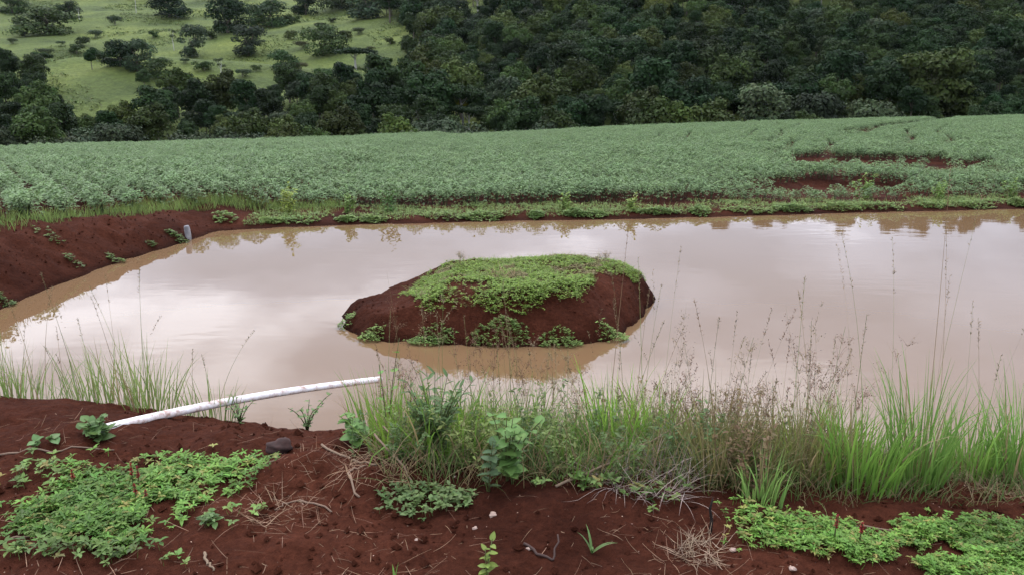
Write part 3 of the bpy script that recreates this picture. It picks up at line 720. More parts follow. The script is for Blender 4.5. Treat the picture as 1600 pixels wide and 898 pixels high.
def field_points():
    sp, pl = .54, .19; ca, sa = math.cos(ROW), math.sin(ROW)
    u = np.arange(-110, 110, pl); v = np.arange(-110, 110, sp)
    U, V = np.meshgrid(u, v); U = U.ravel() + rng.uniform(-.09, .09, U.size); V = V.ravel() + rng.uniform(-.04, .04, V.size)
    x = U * sa + V * ca; y_ = 45 + U * ca - V * sa
    a = x / np.maximum(y_, 1)
    yc, zc = crest(x, y_)
    k = (y_ > 8.5) & (np.abs(a) < .78) & (y_ < yc + 7); x, y_, V = x[k], y_[k], V[k]
    sd = sdist(x, y_, POND) + .25 * fbm(x, y_, .6, 2, 33)
    lim = np.where(x < -4.5, 1.3, 1.45 - .55 * sstep(3.5, 6, x))
    k = (sd > lim) & ((wash(x, y_) < .3) | ((sd < 1.7) & (rng.random(len(x)) < .3)) | (rng.random(len(x)) < .04)) & (rng.random(len(x)) > .02)
    # wheel tracks, two ruts each
    for (p, q) in [((1010, 228), (1092, 194)), ((1165, 228), (1236, 187)), ((1440, 240), (1452, 200)), ((1225, 262), (1270, 232))]:
        A, B = at(*p, -.3)[:2], at(*q, -.55)[:2]; dv = (B - A) / np.linalg.norm(B - A); L = np.linalg.norm(B - A)
        al = (x - A[0]) * dv[0] + (y_ - A[1]) * dv[1]; ac = (x - A[0]) * -dv[1] + (y_ - A[1]) * dv[0] + .3 * np.sin(al * .3)
        k &= ~((al > 0) & (al < L) & ((np.abs(ac - .8) < .2) | (np.abs(ac + .8) < .2)))
    x, y_ = x[k], y_[k]
    return np.stack([x, y_, ground_z(x, y_)], -1)
FP = field_points(); nf = len(FP)
fs = rng.uniform(.66, .92, nf) * (1 + .25 * fbm(FP[:, 0], FP[:, 1], .35, 2, 44)); fs = np.where((FP[:, 0] > 4.5) & (sdist(FP[:, 0], FP[:, 1], POND) < 1.8), fs * .7, fs); fr = rng.uniform(0, 6.28, nf); fw = rng.integers(0, 5, nf)
fpx, fpy, fdp = proj(FP + np.array([0, 0, .4]))
score = np.where((fpx > 5) & (fpx < 1595), FP[:, 1] + np.abs(FP[:, 0]) * .12, 1e9)
ind = np.argsort(score)[:290]; isind = np.zeros(nf, bool); isind[ind] = True
for i in ind:
    o = obj('soybean_plant', SOY[fw[i]], None, None, FP[i]); o.rotation_euler.z = fr[i]; o.scale = (fs[i],) * 3
    tag(o, 'leafy green soybean plant at the near edge of the field, above the pond shore', 'crop plant', 'soybean plants along the near edge of the field')
sproto = {}
for o in C.objects:
    if o.name.startswith('soybean_plant'):
        kx = SOY.index(o.data)
        if kx not in sproto: sproto[kx] = [o]
scatter_object('crop_field', FP[~isind], fr[~isind], fs[~isind], fw[~isind], sproto, 'rows of green soybean plants filling the field beyond the pond', 'crop')

# ------------------------------------------------------------------ plant makers
def creeper(P, cols, leaf=(.018, .03), per=5, lift=.03, wr=.55):
    """rosettes of small leaves at points P"""
    mb = MB(); n = len(P)
    Q = np.repeat(P, per, 0); m = len(Q)
    az = np.repeat(rng.uniform(0, 6.28, n), per) + np.tile(np.arange(per) * 6.283 / per, n) + rng.uniform(-.35, .35, m)
    L = rng.uniform(*leaf, m) * np.repeat(rng.uniform(.7, 1.15, n), per)
    h = np.repeat(rng.uniform(.2, 1, n) * lift, per); Q = Q.copy(); Q[:, 2] += h + rng.uniform(0, .01, m)
    cc = np.repeat(cols, per, 0) * (1 + rng.uniform(-.18, .18, (m, 1)))
    leaves(mb, Q, az, rng.uniform(-.2, .6, m), rng.uniform(-.35, .35, m), L, L * wr * 1.25, cc)
    st = P.copy(); st[:, 2] -= .01
    blades(mb, st, rng.uniform(0, 6.28, n), rng.uniform(0, .5, n), rng.uniform(-.2, .2, n), h[::per] + .02, np.full(n, .003), cols * .7, cols * .8, 2)
    return mb
def tuft(name, p, rx, ry, n, hgt, col, label, cat='weed', group=None, leaf=(.02, .035), fn=None, mat=M_LEAF):
    """low dome of small leaves hugging the ground"""
    fn = fn or ground_z
    a = rng.uniform(0, 6.28, n); q = np.sqrt(rng.random(n)); x = p[0] + rx * q * np.cos(a) * rng.uniform(.8, 1.15, n); y_ = p[1] + ry * q * np.sin(a) * rng.uniform(.8, 1.15, n)
    z = np.maximum(fn(x, y_), 0) + hgt * (1 - q ** 2) * rng.uniform(.3, 1, n)
    P = np.stack([x - p[0], y_ - p[1], z - p[2]], -1)
    mb = creeper(P, jit(col, n, .25, .08), leaf, 4, .02)
    o = obj(name, mb.mesh(name), mat, None, p); return tag(o, label, cat, group)
def panicle(mb, tip, base_dir_az, length, col, nbr=10, spk=5, spread=.5):
    """open seed head hanging round the upper part of a stem (tip: Kx3 points of the stem)"""
    k = len(tip); 
    for i in range(nbr):
        u = rng.uniform(0, 1); pt = tip[int(u * (k - 1))]; az = rng.uniform(0, 6.28); L = length * rng.uniform(.35, 1) * (1 - .5 * u)
        c = blades(mb, pt[None], np.array([az]), np.array([.25 + spread * rng.random()]), np.array([.6]), np.array([L]), np.array([.0016]), np.array([col]), np.array([col]), 3, tipw=.6)[0]
        q = c[rng.integers(1, 4, spk)] + rng.normal(size=(spk, 3)) * .006
        leaves(mb, q, rng.uniform(0, 6.28, spk), rng.uniform(-1, .6, spk), rng.uniform(-1, 1, spk), rng.uniform(.006, .011, spk), rng.uniform(.005, .009, spk), jit(col, spk, .3), DIA_V, DIA_T)
def spike(mb, pts, col, n=26):
    u = rng.random(n) ** .8; k = len(pts)
    q = np.stack([np.interp(u * (k - 1), np.arange(k), pts[:, j]) for j in range(3)], -1)
    leaves(mb, q, rng.uniform(0, 6.28, n), rng.uniform(.5, 1.3, n), rng.uniform(-1, 1, n), rng.uniform(.01, .018, n), rng.uniform(.004, .006, n), jit(col, n, .25), DIA_V, DIA_T)
GREEN, YG, DKG, STRAW, RUST = (.19, .285, .045), (.26, .32, .08), (.055, .105, .03), (.30, .23, .12), (.135, .075, .045)
def tussock(p, n, h, rad, label, group=None, c0=GREEN, c1=YG, nstem=5, stemh=1.35, lean=.35, w=.006, head='spike', dry=.12, headcol=(.20, .15, .085), name='grass_tussock', fn=None):
    fn = fn or ground_z
    t = empty(name, p, label, 'grass', group)
    a = rng.uniform(0, 6.28, n); q = np.sqrt(rng.random(n)) * rad
    x, y_ = q * np.cos(a), q * np.sin(a); z = fn(p[0] + x, p[1] + y_) - p[2] - .015
    z = np.maximum(z, -p[2] - .02)
    P = np.stack([x, y_, z], -1)
    mb = MB(); isd = rng.random(n) < dry
    A = jit(c0, n, .25, .08); B = jit(c1, n, .25, .08)
    A[isd] = jit((.20, .15, .07), int(isd.sum()), .3); B[isd] = jit(STRAW, int(isd.sum()), .3)
    L = h * rng.uniform(.4, 1.05, n) * (1 - .25 * q / rad)
    blades(mb, P, a + rng.uniform(-.8, .8, n), np.abs(rng.normal(0, lean * .6, n)) + .04, rng.gamma(2, lean * .8, n), L, w * rng.uniform(.6, 1.3, n), A, B, 6)
    obj('blades', mb.mesh('blades'), M_GRASS, t)
    if nstem:
        mb = MB()
        for i in range(nstem):
            az = rng.uniform(0, 6.28); l = h * stemh * rng.uniform(.7, 1.15); ro = np.array([[rng.normal() * rad * .35, rng.normal() * rad * .35, -.01]])
            cs = jit((.17, .19, .07) if rng.random() < .6 else (.24, .18, .09), 1, .2)
            c = blades(mb, ro, np.array([az]), np.array([abs(rng.normal(0, .12)) + .02]), np.array([abs(rng.normal(.15, .2))]), np.array([l]), np.array([.0032]), cs, cs * .9, 9, tipw=.45)[0]
            if head == 'panicle': panicle(mb, c[6:], az, .13, headcol, 12, 6)
            else: spike(mb, c[7:], headcol, 22)
        obj('seed_stems', mb.mesh('seed_stems'), M_DRY, t)
    return t
LEAFMESH = {}
def leaf_mesh(kind, col):
    key = (kind, col)
    if key in LEAFMESH: return LEAFMESH[key]
    mb = MB(); out = []
    s = np.linspace(0, 1, 7)
    wd = {'lance': np.sin(s * np.pi) ** .8 * .16 + .01, 'ovate': np.sin(np.clip(s * .93 + .07, 0, 1) ** .75 * np.pi) ** .8 * .33, 'heart': np.array([.30, .45, .48, .42, .31, .17, .0]),
          'obovate': np.array([.02, .09, .2, .31, .36, .28, .0])}[kind]
    back = -.12 if kind == 'heart' else 0
    V, cc = [], []
    for i, t in enumerate(s):
        zm = -.10 * t * t
        V += [[t, 0, zm - .02], [t + (back if i == 0 else 0), wd[i], zm + .25 * wd[i]], [t + (back if i == 0 else 0), -wd[i], zm + .25 * wd[i]]]
        cc += [[c * 1.25 for c in col], col, col]
    T = []
    for i in range(6):
        a, b = i * 3, i * 3 + 3
        T += [[a, b, b + 1], [a, b + 1, a + 1], [a, a + 2, b + 2], [a, b + 2, b]]
    m = mesh('leaf', V, T, np.array(cc)); m.materials.append(M_LEAF); LEAFMESH[key] = m; return m
def herb(name, p, stems, h, leaf, kind, col, per, label, group=None, lean=.25, stemcol=(.12, .13, .05), pitch=(-.2, .6), cat='weed', spiral=2.4, top=True, start=.15):
    """upright weed: stems, every leaf a part of its own"""
    t = empty(name, p, label, cat, group); lm = leaf_mesh(kind, col)
    for i in range(stems):
        az = rng.uniform(0, 6.28); l = h * rng.uniform(.65, 1.05) if stems > 1 else h
        mb = MB(); ln = lean * rng.uniform(.3, 1) if stems > 1 else lean
        s = np.linspace(0, 1, 6); pts = np.stack([np.cos(az) * l * np.sin(ln) * s ** 1.4, np.sin(az) * l * np.sin(ln) * s ** 1.4, l * s * np.cos(ln * s) - .02 * (s == 0)], -1)
        tube(mb, pts, np.linspace(.0035, .0015, 6), stemcol, 5)
        obj('stem', mb.mesh('stem'), M_GRASS, t)
        for j in range(per):
            u = start + (1 - start) * (j + .6 * rng.random()) / per; q = [np.interp(u, s, pts[:, k]) for k in range(3)]
            o = obj('leaf', lm, None, t, q); L = leaf * rng.uniform(.7, 1.15) * (1 - .35 * u if top else 1)
            o.scale = (L, L, L); o.rotation_euler = (rng.uniform(-.25, .25), -rng.uniform(*pitch) - .3 * (u > .85), j * spiral + rng.uniform(-.3, .3) + az)
    return t
def G(px, py): return hit(px, py, lambda a, b: ground_z(a, b))
def gat(x, y): return np.array([x, y, float(ground_z(np.array([x]), np.array([y]))[0])])
def depth_at(px, y):      # ground point on the line of sight column px at distance y
    u = (px - 800) / F_PX; x = u * y * 1.0
    for _ in range(3):
        p = gat(x, y); dep = y * math.cos(PITCH) - (p[2] - CAM_Z) * math.sin(PITCH); x = u * dep
    return gat(x, y)

# ------------------------------------------------------------------ island vegetation
def isl_point(px, py): return hit(px, py, isl_z, 5.0, 14.0)
def island_mat():
    n = 7500
    x = rng.uniform(-1.45, 1.62, n * 3); y_ = rng.uniform(7.1, 9.5, n * 3); d = -sdist(x, y_, ISL_BASE)
    edge = .43 + .20 * fbm(x, y_, 2.2, 3, 71) * 2 - .12 * sstep(8.2, 8.6, y_) + .25 * (x < -.95)
    k = (d > edge) & (rng.random(len(x)) < .7 + 1.3 * fbm(x, y_, 3.5, 2, 72)); x, y_ = x[k][:n], y_[k][:n]; n = len(x)
    P = np.stack([x, y_, isl_z(x, y_)], -1)
    col = jit((.175, .25, .042), n, .25, .1); br = fbm(x, y_, 4, 2, 73) > .2; col[br] = jit((.20, .16, .07), int(br.sum()), .2)
    mb = creeper(P, col, (.016, .03), 4, .018, .42)
    m2 = 6000; i = rng.integers(0, n, m2)
    blades(mb, P[i], rng.uniform(0, 6.28, m2), rng.uniform(.7, 1.35, m2), rng.uniform(.1, .7, m2), rng.uniform(.05, .13, m2), rng.uniform(.003, .005, m2), jit((.14, .20, .05), m2), jit((.22, .25, .08), m2), 3)
    # runners that hang over the front edge
    m3 = 700; i = np.argsort(y_ + .15 * rng.random(n))[:m3 * 2][::2]; i = i[:m3]; m3 = len(i)
    rp = P[i]; c = blades(mb, rp + np.array([0, 0, .02]), -math.pi / 2 + rng.uniform(-.7, .7, m3), rng.uniform(1.0, 1.4, m3), rng.uniform(.4, 1.1, m3), rng.uniform(.06, .18, m3), np.full(m3, .004), jit((.16, .2, .06), m3), jit((.16, .2, .06), m3), 5, tipw=.5)
    q = c.reshape(-1, 3); q[:, 2] = np.maximum(q[:, 2], isl_z(q[:, 0], q[:, 1]) + .006); m4 = len(q)
    leaves(mb, q, rng.uniform(0, 6.28, m4), rng.uniform(-.3, .7, m4), rng.uniform(-.4, .4, m4), rng.uniform(.016, .03, m4), rng.uniform(.012, .02, m4), jit((.175, .255, .042), m4, .25, .08))
    o = obj('creeping_weeds', mb.mesh('creeping_weeds'), M_LEAF); tag(o, 'bright green creeping weeds covering the top of the island', 'ground cover', None, 'stuff')
island_mat()
for (px, py, rx, n, hg, lb) in [(541, 507, .09, 60, .07, 'small leafy weed at the pointed tip of the island'),
                            (580, 526, .13, 90, .06, 'low weed tuft at the waterline near the island tip'),
                            (672, 531, .24, 180, .06, 'wide weed tuft at the island waterline, second from its tip'),
                            (782, 533, .30, 260, .13, 'biggest bushy weed tuft at the middle of the island waterline'),
                            (876, 535, .20, 150, .06, 'low weed tuft at the island waterline next to the biggest bushy one'),
                            (958, 526, .16, 110, .07, 'weed tuft at the waterline on the steep end of the island')]:
    p = at(px, py, .03); tuft('shore_weed', p, rx, .10, n, hg, (.17, .25, .065), lb, fn=isl_z, leaf=(.016, .028))
def dry_tuft(name, p, n, h, label, col=STRAW, spread=1.1, w=.004, rad=.1, cat='dry grass', fn=None):
    a = rng.uniform(0, 6.28, n); q = np.sqrt(rng.random(n)) * rad; mb = MB()
    P = np.stack([q * np.cos(a), q * np.sin(a), np.full(n, -.01)], -1)
    blades(mb, P, a + rng.uniform(-2.6, 2.6, n), rng.uniform(.5, spread, n), rng.uniform(.2, 1.5, n), h * rng.uniform(.4, 1.1, n), w * rng.uniform(.6, 1.3, n), jit(col, n, .35), jit(col, n, .35), 6)
    f = fn or ground_z
    V = mb.V[0]; V[:, 2] = np.maximum(V[:, 2], f(p[0] + V[:, 0], p[1] + V[:, 1]) - p[2] + .004)
    o = obj(name, mb.mesh(name), M_DRY, None, p); return tag(o, label, cat)
dry_tuft('dry_grass_tuft', isl_point(786, 434), 130, .26, 'tuft of dry straw coloured grass on top of the island', fn=isl_z, rad=.14)
for (px, py, lb) in [(718, 412, 'sparse wispy grass on the back edge of the island top, near its tip'), (944, 412, 'sparse wispy grass on the back edge of the island near its steep end')]:
    p = isl_point(px, py + 4); tussock(p, 14, .12, .08, lb, nstem=5, stemh=1.2, fn=isl_z, w=.004, head='panicle')

# ------------------------------------------------------------------ far shore plants
tx = [352, 424, 466, 541, 583, 700, 752, 838, 899, 931, 1027, 1094, 1172, 1236, 1311, 1374, 1462, 1521, 1588]
ORD = 'first second third fourth fifth sixth seventh eighth ninth tenth eleventh twelfth thirteenth fourteenth fifteenth sixteenth seventeenth eighteenth nineteenth'.split()
for i, px in enumerate(tx):
    py = np.interp(px, [330, 430, 600, 770, 1010, 1280, 1600], [342, 346, 344, 339, 334, 327, 320])
    p = hit(px, py, lambda a, b: ground_z(a, b), 8, 30)
    tuft('shore_weed_tuft', p, rng.uniform(.14, .5), rng.uniform(.1, .24), int(rng.uniform(90, 260)), rng.uniform(.04, .13), (.17, .24, .07), ORD[i] + ' low weed tuft along the far pond edge, counting from the short post', 'weed', 'weed tufts along the far pond edge', (.03, .055))
FW = [(448, 334, .62, 9, (0.270, 0.330, 0.068), 'yellow green bushy weed standing tallest on the far shore'),
      (536, 334, .36, 6, (0.180, 0.270, 0.068), 'low light green weed on the far shore beside the yellow green one'),
      (612, 334, .62, 7, (0.112, 0.195, 0.053), 'slender tall weed on the far shore opposite the island tip'),
      (885, 332, .36, 6, (0.210, 0.285, 0.075), 'pale green weed on the far shore behind the island'),
      (986, 330, .34, 6, (0.225, 0.285, 0.075), 'light green weed on the far shore past the island end'),
      (1352, 312, .60, 8, (0.225, 0.315, 0.075), 'bright green weed standing beside the nearer bare washout'),
      (1465, 314, .46, 7, (0.180, 0.270, 0.068), 'leafy weed on the far shore past the nearer bare washout'),
      (1580, 312, .45, 6, (0.165, 0.255, 0.068), 'leafy weed on the far shore at the picture edge')]
def bushy(name, p, stems, h, col, label, leaf=(.05, .09), wr=.45, spread=.35, fill=30, cat='weed'):
    mb = MB(); n = stems; a = rng.uniform(0, 6.28, n); P = np.stack([rng.normal(size=n) * .06, rng.normal(size=n) * .06, np.zeros(n) - .02], -1)
    c = blades(mb, P, a, rng.uniform(.02, spread, n), rng.uniform(-.1, .3, n), h * rng.uniform(.55, 1.05, n), np.full(n, .008), jit((.12, .13, .05), n), jit(col, n), 8, tipw=.3)
    q = np.repeat(c[:, 1:], fill // 8 + 1, 1).reshape(-1, 3); m = len(q); q = q + rng.normal(size=(m, 3)) * h * .025
    L = rng.uniform(*leaf, m)
    leaves(mb, q, rng.uniform(0, 6.28, m), rng.uniform(-.5, .8, m), rng.uniform(-.5, .5, m), L, L * wr * 1.3, jit(col, m, .3, .08))
    o = obj(name, mb.mesh(name), M_LEAF, None, p); return tag(o, label, cat)
for (px, py, h, st, col, lb) in FW:
    bushy('tall_weed', hit(px, py, lambda a, b: ground_z(a, b), 8, 40), st, h, col, lb)
# light grassy fringe on the left of the field edge
def fringe():
    n = 9000; x = rng.uniform(-13, -3.0, n * 2); y_ = rng.uniform(7.5, 16, n * 2); sd = sdist(x, y_, POND) + .2 * fbm(x, y_, 1.2, 2, 12)
    k = (sd > .95) & (sd < 2.0) & (x < -3.3) & (rng.random(len(x)) < .75 + 1.2 * fbm(x, y_, .8, 2, 13)) & (y_ / np.abs(x) > .9)
    x, y_ = x[k][:n], y_[k][:n]; n = len(x); P = np.stack([x, y_, ground_z(x, y_) - .01], -1); mb = MB()
    for r_ in range(3):
        blades(mb, P + np.append(rng.normal(size=2) * .03, 0), rng.uniform(0, 6.28, n), rng.uniform(.05, .5, n), rng.uniform(.1, .9, n), rng.uniform(.07, .24, n), rng.uniform(.006, .011, n), jit((.14, .21, .055), n), jit((.22, .29, .08), n, .25), 4)
    o = obj('grass_fringe', mb.mesh('grass_fringe'), M_GRASS); tag(o, 'light green grassy fringe along the top of the earth bank', 'grass', None, 'stuff')
fringe()
def shore_grass():
    n = 42000; x = rng.uniform(-4.6, 14, n); y_ = rng.uniform(12.5, 18, n); sd = sdist(x, y_, POND)
    den = 1.3 * fbm(x, y_, 1.3, 3, 17) + .68 - .65 * np.abs(sd - .6)
    k = (sd > .10) & (sd < 1.75) & (rng.random(n) < den) & (wash(x, y_) < .5); x, y_ = x[k], y_[k]; n = len(x)
    P = np.stack([x, y_, ground_z(x, y_)], -1); mb = creeper(P, jit((.16, .225, .065), n, .3, .1), (.025, .05), 4, .045, .4)
    blades(mb, P, rng.uniform(0, 6.28, n), rng.uniform(.1, .8, n), rng.uniform(.1, .9, n), rng.uniform(.05, .17, n), rng.uniform(.006, .01, n), jit((.15, .21, .06), n, .3), jit((.24, .29, .10), n, .3), 3)
    tag(obj('shore_grass', mb.mesh('shore_grass'), M_LEAF), 'patchy low grass and weeds along the far shore below the crop', 'grass', None, 'stuff')
shore_grass()
for (px, py, rx, n, lb) in [(116, 411, .12, 40, 'small weed low on the red earth bank, farthest from the post'), (182, 410, .13, 70, 'bright weed tuft at the waterline of the earth bank'),
                        (278, 374, .16, 90, 'weed tuft on the earth bank beside the short post'), (6, 470, .12, 60, 'weed at the waterline of the earth bank at the picture edge'),
                        (238, 385, .09, 30, 'tiny weed on the earth bank between the post and the bright tuft'), (75, 372, .2, 40, 'sparse weed near the top of the earth bank')]:
    tuft('bank_weed', hit(px, py, lambda a, b: ground_z(a, b), 5, 30), rx, rx * .7, int(n * .6), .045, (.12, .17, .05), lb, leaf=(.025, .045))
# short post at the corner of the pond
p = hit(294, 372, lambda a, b: ground_z(a, b), 8, 30)
mb = MB(); tube(mb, [(0, 0, -.2), (.004, 0, .05), (-.006, .004, .16), (-.01, .003, .19)], [.05, .048, .045, .036], (.3, .28, .27), 9)
tag(obj('short_post', mb.mesh('short_post'), M_POST, None, p), 'short grey weathered post stuck in the corner of the pond bank', 'post')

# ------------------------------------------------------------------ white pipe lying over the bank
A = at(156, 671, .79); D = ray(594, 592); B = D * (5.35 / D[1]) + np.array([0, 0, CAM_Z])
def pipe():
    s = np.linspace(0, 1, 40); L = np.linalg.norm(B - A); ax = (B - A) / L
    up = np.array([0, 0, 1.0]) - ax * ax[2]; up /= np.linalg.norm(up)
    pts = A[None] + (B - A)[None] * s[:, None] + up[None] * (.034 * np.sin(np.pi * s ** .85) * L / 2.4)[:, None]
    pts = pts - A; mb = MB(); r0 = .0225
    tube(mb, pts, r0, (.8, .8, .8), 20, False)
    tube(mb, pts[::-1], r0 - .003, (.8, .8, .8), 20, False)
    V, T, Cc = mb.cat(); n = 20; h = 40 * n      # close the wall at both ends
    T2 = []
    # nearest-vertex stitching of outer and inner rims
    for o0, i0 in ((0, h + 39 * n), (39 * n, h)):
        inn = np.array([int(np.argmin(np.linalg.norm(V[i0:i0 + n] - V[o0 + j], axis=1))) for j in range(n)])
        for j in range(n):
            a, b = o0 + j, o0 + (j + 1) % n; c, d = i0 + inn[j], i0 + inn[(j + 1) % n]
            T2 += [[a, b, d], [a, d, c]]
    me = mesh('plastic_pipe', V, np.vstack([T, T2]), Cc)
    o = obj('plastic_pipe', me, M_PIPE, None, A); tag(o, 'long white mud stained plastic pipe sticking out over the pond', 'pipe')
pipe()

# ------------------------------------------------------------------ foreground bank: soil crumbs, straw, sticks, stones
def crumbs():
    n = 9000; x = rng.uniform(-3.4, 3.4, n); y_ = 1.6 + 3.0 * rng.random(n) ** 1.2
    k = (sdist(x, y_, POND) > .9) & (rng.random(n) < .45 + 1.3 * fbm(x, y_, 1.7, 3, 63)); x, y_ = x[k], y_[k]; n = len(x); r = .003 + .018 * rng.random(n) ** 6 + .004 * rng.random(n)
    bx = rng.uniform(-8, -4.6, 2600); by = rng.uniform(7.5, 13.2, 2600); kb = sdist(bx, by, POND); kb = (kb > .03) & (kb < 1.2); bx, by = bx[kb], by[kb]; rb = .004 + .018 * rng.random(len(bx)) ** 3
    ix = rng.uniform(-1.9, 1.8, 900); iy = rng.uniform(7, 9.4, 900); di = -sdist(ix, iy, ISL_BASE); ki = (di > .03) & (di < .5); ix, iy = ix[ki], iy[ki]; ri = .004 + .012 * rng.random(len(ix)) ** 3
    zz_ = np.concatenate([ground_z(x, y_), ground_z(bx, by), isl_z(ix, iy)]); x = np.concatenate([x, bx, ix]); y_ = np.concatenate([y_, by, iy]); r = np.concatenate([r, rb, ri]); n = len(x)
    O = np.array([[1, 0, 0], [-1, 0, 0], [0, 1, 0], [0, -1, 0], [0, 0, 1], [0, 0, -1]], float)
    T = np.array([[0, 2, 4], [2, 1, 4], [1, 3, 4], [3, 0, 4], [2, 0, 5], [1, 2, 5], [3, 1, 5], [0, 3, 5]])
    P = np.stack([x, y_, zz_ + r * .3], -1)
    V = P[:, None] + (O[None] * rng.uniform(.6, 1.3, (n, 6, 1))) @ np.eye(3) * r[:, None, None]
    mb = MB(); mb.add(V.reshape(-1, 3), (T[None] + (np.arange(n) * 6)[:, None, None]).reshape(-1, 3), np.ones((n * 6, 3)))
    tag(obj('soil_crumbs', mb.mesh('soil_crumbs', False), M_SOIL), 'loose crumbs of red soil scattered over the banks', 'soil', None, 'stuff')
crumbs()
def chips():
    n = 420; x = rng.uniform(-2.6, 2.4, n); y_ = 1.7 + 1.5 * rng.random(n); P = np.stack([x, y_, ground_z(x, y_) + .003], -1); mb = MB()
    leaves(mb, P, rng.uniform(0, 6.28, n), rng.uniform(-.4, .4, n), rng.uniform(-.6, .6, n), rng.uniform(.004, .012, n), rng.uniform(.004, .009, n), jit((.30, .19, .14), n, .5), DIA_V, DIA_T)
    tag(obj('pale_chips', mb.mesh('pale_chips', False), M_DRY), 'tiny pale chips and husks sprinkled over the red soil', 'debris', None, 'stuff')
chips()
def straw():
    spots = [(430, 800, 45, 90), (560, 745, 55, 120), (470, 690 + 60, 60, 60), (880, 780, 150, 40), (150, 850, 140, 60), (560, 850, 80, 60), (300, 690, 160, 30), (1090, 850, 60, 60), (800, 840, 300, 150), (300, 850, 300, 120), (1300, 870, 200, 60), (80, 700, 100, 60)]
    P = []
    for (px, py, s, n) in spots:
        for i in range(n):
            u, v = px + rng.normal() * s, min(905, py + rng.normal() * s * .4)
            if v < 650: continue
            q = at(u, v, .74)
            if sdist(q[:1], q[1:2], POND)[0] > 1.15: P.append(q)
    P = np.array(P); n = len(P); P[:, 2] = ground_z(P[:, 0], P[:, 1]) + .006; mb = MB()
    blades(mb, P, rng.uniform(0, 6.28, n), np.full(n, 1.45), rng.normal(0, .5, n), .02 + .12 * rng.random(n) ** 2, rng.uniform(.0012, .0032, n), jit((.17, .10, .06), n, .45), jit((.22, .135, .085), n, .45), 4, tipw=.5)
    V = mb.V[0]; V[:, 2] = np.maximum(V[:, 2], ground_z(V[:, 0], V[:, 1]) + .003)
    tag(obj('straw_litter', mb.mesh('straw_litter'), M_DRY), 'bits of dry straw and roots scattered on the red soil', 'straw', None, 'stuff')
straw()
def stick(pts, r, label, name='dry_stick', col=(.22, .15, .10)):
    P = np.array([at(a, b, .75) for a, b, *_ in pts]); z = ground_z(P[:, 0], P[:, 1]); P[:, 2] = z + r * .8 + np.array([q[2] if len(q) > 2 else 0 for q in pts])
    s = np.linspace(0, 1, 12); Q = np.stack([np.interp(s, np.linspace(0, 1, len(P)), P[:, k]) for k in range(3)], -1); Q[:, :2] += rng.normal(size=(12, 2)) * .004
    zz = ground_z(Q[:, 0], Q[:, 1]); Q[:, 2] = np.maximum(Q[:, 2], zz + r * .7); c0 = Q[0].copy(); mb = MB()
    tube(mb, Q - c0, np.linspace(r, r * .55, 12), col, 6)
    tag(obj(name, mb.mesh(name), M_DRY, None, c0), label, 'stick')
stick([(500, 700), (560, 735), (590, 740)], .006, 'dry stick lying against the dirt lump on the bank')
stick([(355, 745), (395, 735), (430, 742)], .005, 'short dry root at the edge of the bright weed patch')
stick([(318, 865), (325, 880), (335, 890)], .006, 'short forked dry root lying on bare soil')
stick([(600, 690, .12), (640, 725, .02), (690, 730)], .005, 'thin dry stalk leaning on the grass beside the dirt mound')
stick([(585, 715, .10), (625, 740, .02), (645, 758)], .006, 'dry stalk hanging down the side of the dirt mound')
stick([(870, 778), (960, 745, .06), (1080, 690, .22)], .006, 'long thin dead stalk slanting up into the tall grass')
stick([(1195, 800), (1300, 812), (1420, 822)], .005, 'long thin twig lying along the weed patch')
stick([(820, 850), (845, 868), (868, 872), (869, 850, .03)], .006, 'small crooked dark root on the bare soil', col=(.07, .045, .035))
stick([(0, 712), (90, 715), (180, 708)], .005, 'long pale runner lying across the soil near the pipe foot')
stick([(0, 838), (60, 832), (130, 822)], .004, 'thin dry runner across the soil below the bright weed patch')
stick([(520, 800), (450, 785), (430, 800)], .004, 'curved dry root among the straw on bare soil')
stick([(560, 782), (545, 760), (575, 748)], .005, 'looped dry root in front of the dirt mound')
def stone(px, py, r, label, col=M_STONE, name='stone'):
    p = at(px, py, .75); p[2] = float(ground_z(p[:1], p[1:2])[0]) + r * (.65 if r > .04 else .25)
    import bmesh
    bm = bmesh.new(); bmesh.ops.create_icosphere(bm, subdivisions=3, radius=r)
    ph = rng.uniform(0, 9)
    for v in bm.verts:
        c = v.co / r; k = 1 + .18 * math.sin(3 * c.x + ph) * math.cos(2.5 * c.y + ph) + .12 * math.sin(6 * c.z + 4 * c.x + ph) + rng.normal() * .035
        v.co = v.co * k; v.co.z *= .68; v.co.x *= 1.2
    m = bpy.data.meshes.new(name); bm.to_mesh(m); bm.free(); m.polygons.foreach_set('use_smooth', np.ones(len(m.polygons), bool))
    o = obj(name, m, col, None, p); o.rotation_euler.z = ph; tag(o, label, 'stone' if name == 'stone' else 'soil lump')
M_WSTONE = plain_mat('pale_chip', (.32, .22, .17), .8, 40)
stone(770, 807, .015, 'round reddish pebble below the leafy seedling'); stone(742, 826, .009, 'tiny grey pebble left of the round reddish pebble')
stone(826, 855, .009, 'pinkish white chip beside the crooked root', M_WSTONE); stone(834, 893, .010, 'white chip at the bottom of the picture', M_WSTONE)
stone(1238, 893, .010, 'pale flat chip near the bottom beside the weed patch', M_WSTONE); stone(710, 748, .005, 'small white chip on the ridge above the weed mat', M_WSTONE)
stone(1145, 860, .010, 'small dull stone between the dead tuft and the weed patch'); stone(650, 835, .008, 'tiny pebble on bare soil below the weed mat')
stone(437, 704, .05, 'rough round dirt lump sitting on the edge of the bank', M_CLOD, 'soil_clod')
stone(1185, 815, .035, 'dark soil lump beside the burnt stalk', M_SOIL, 'soil_clod')
dry_tuft('dead_root_tuft', gat(*at(585, 728, .8)[:2]), 70, .22, 'tangle of dry roots and straw on the dirt mound', (.24, .15, .09), 1.4, .0035, .16)
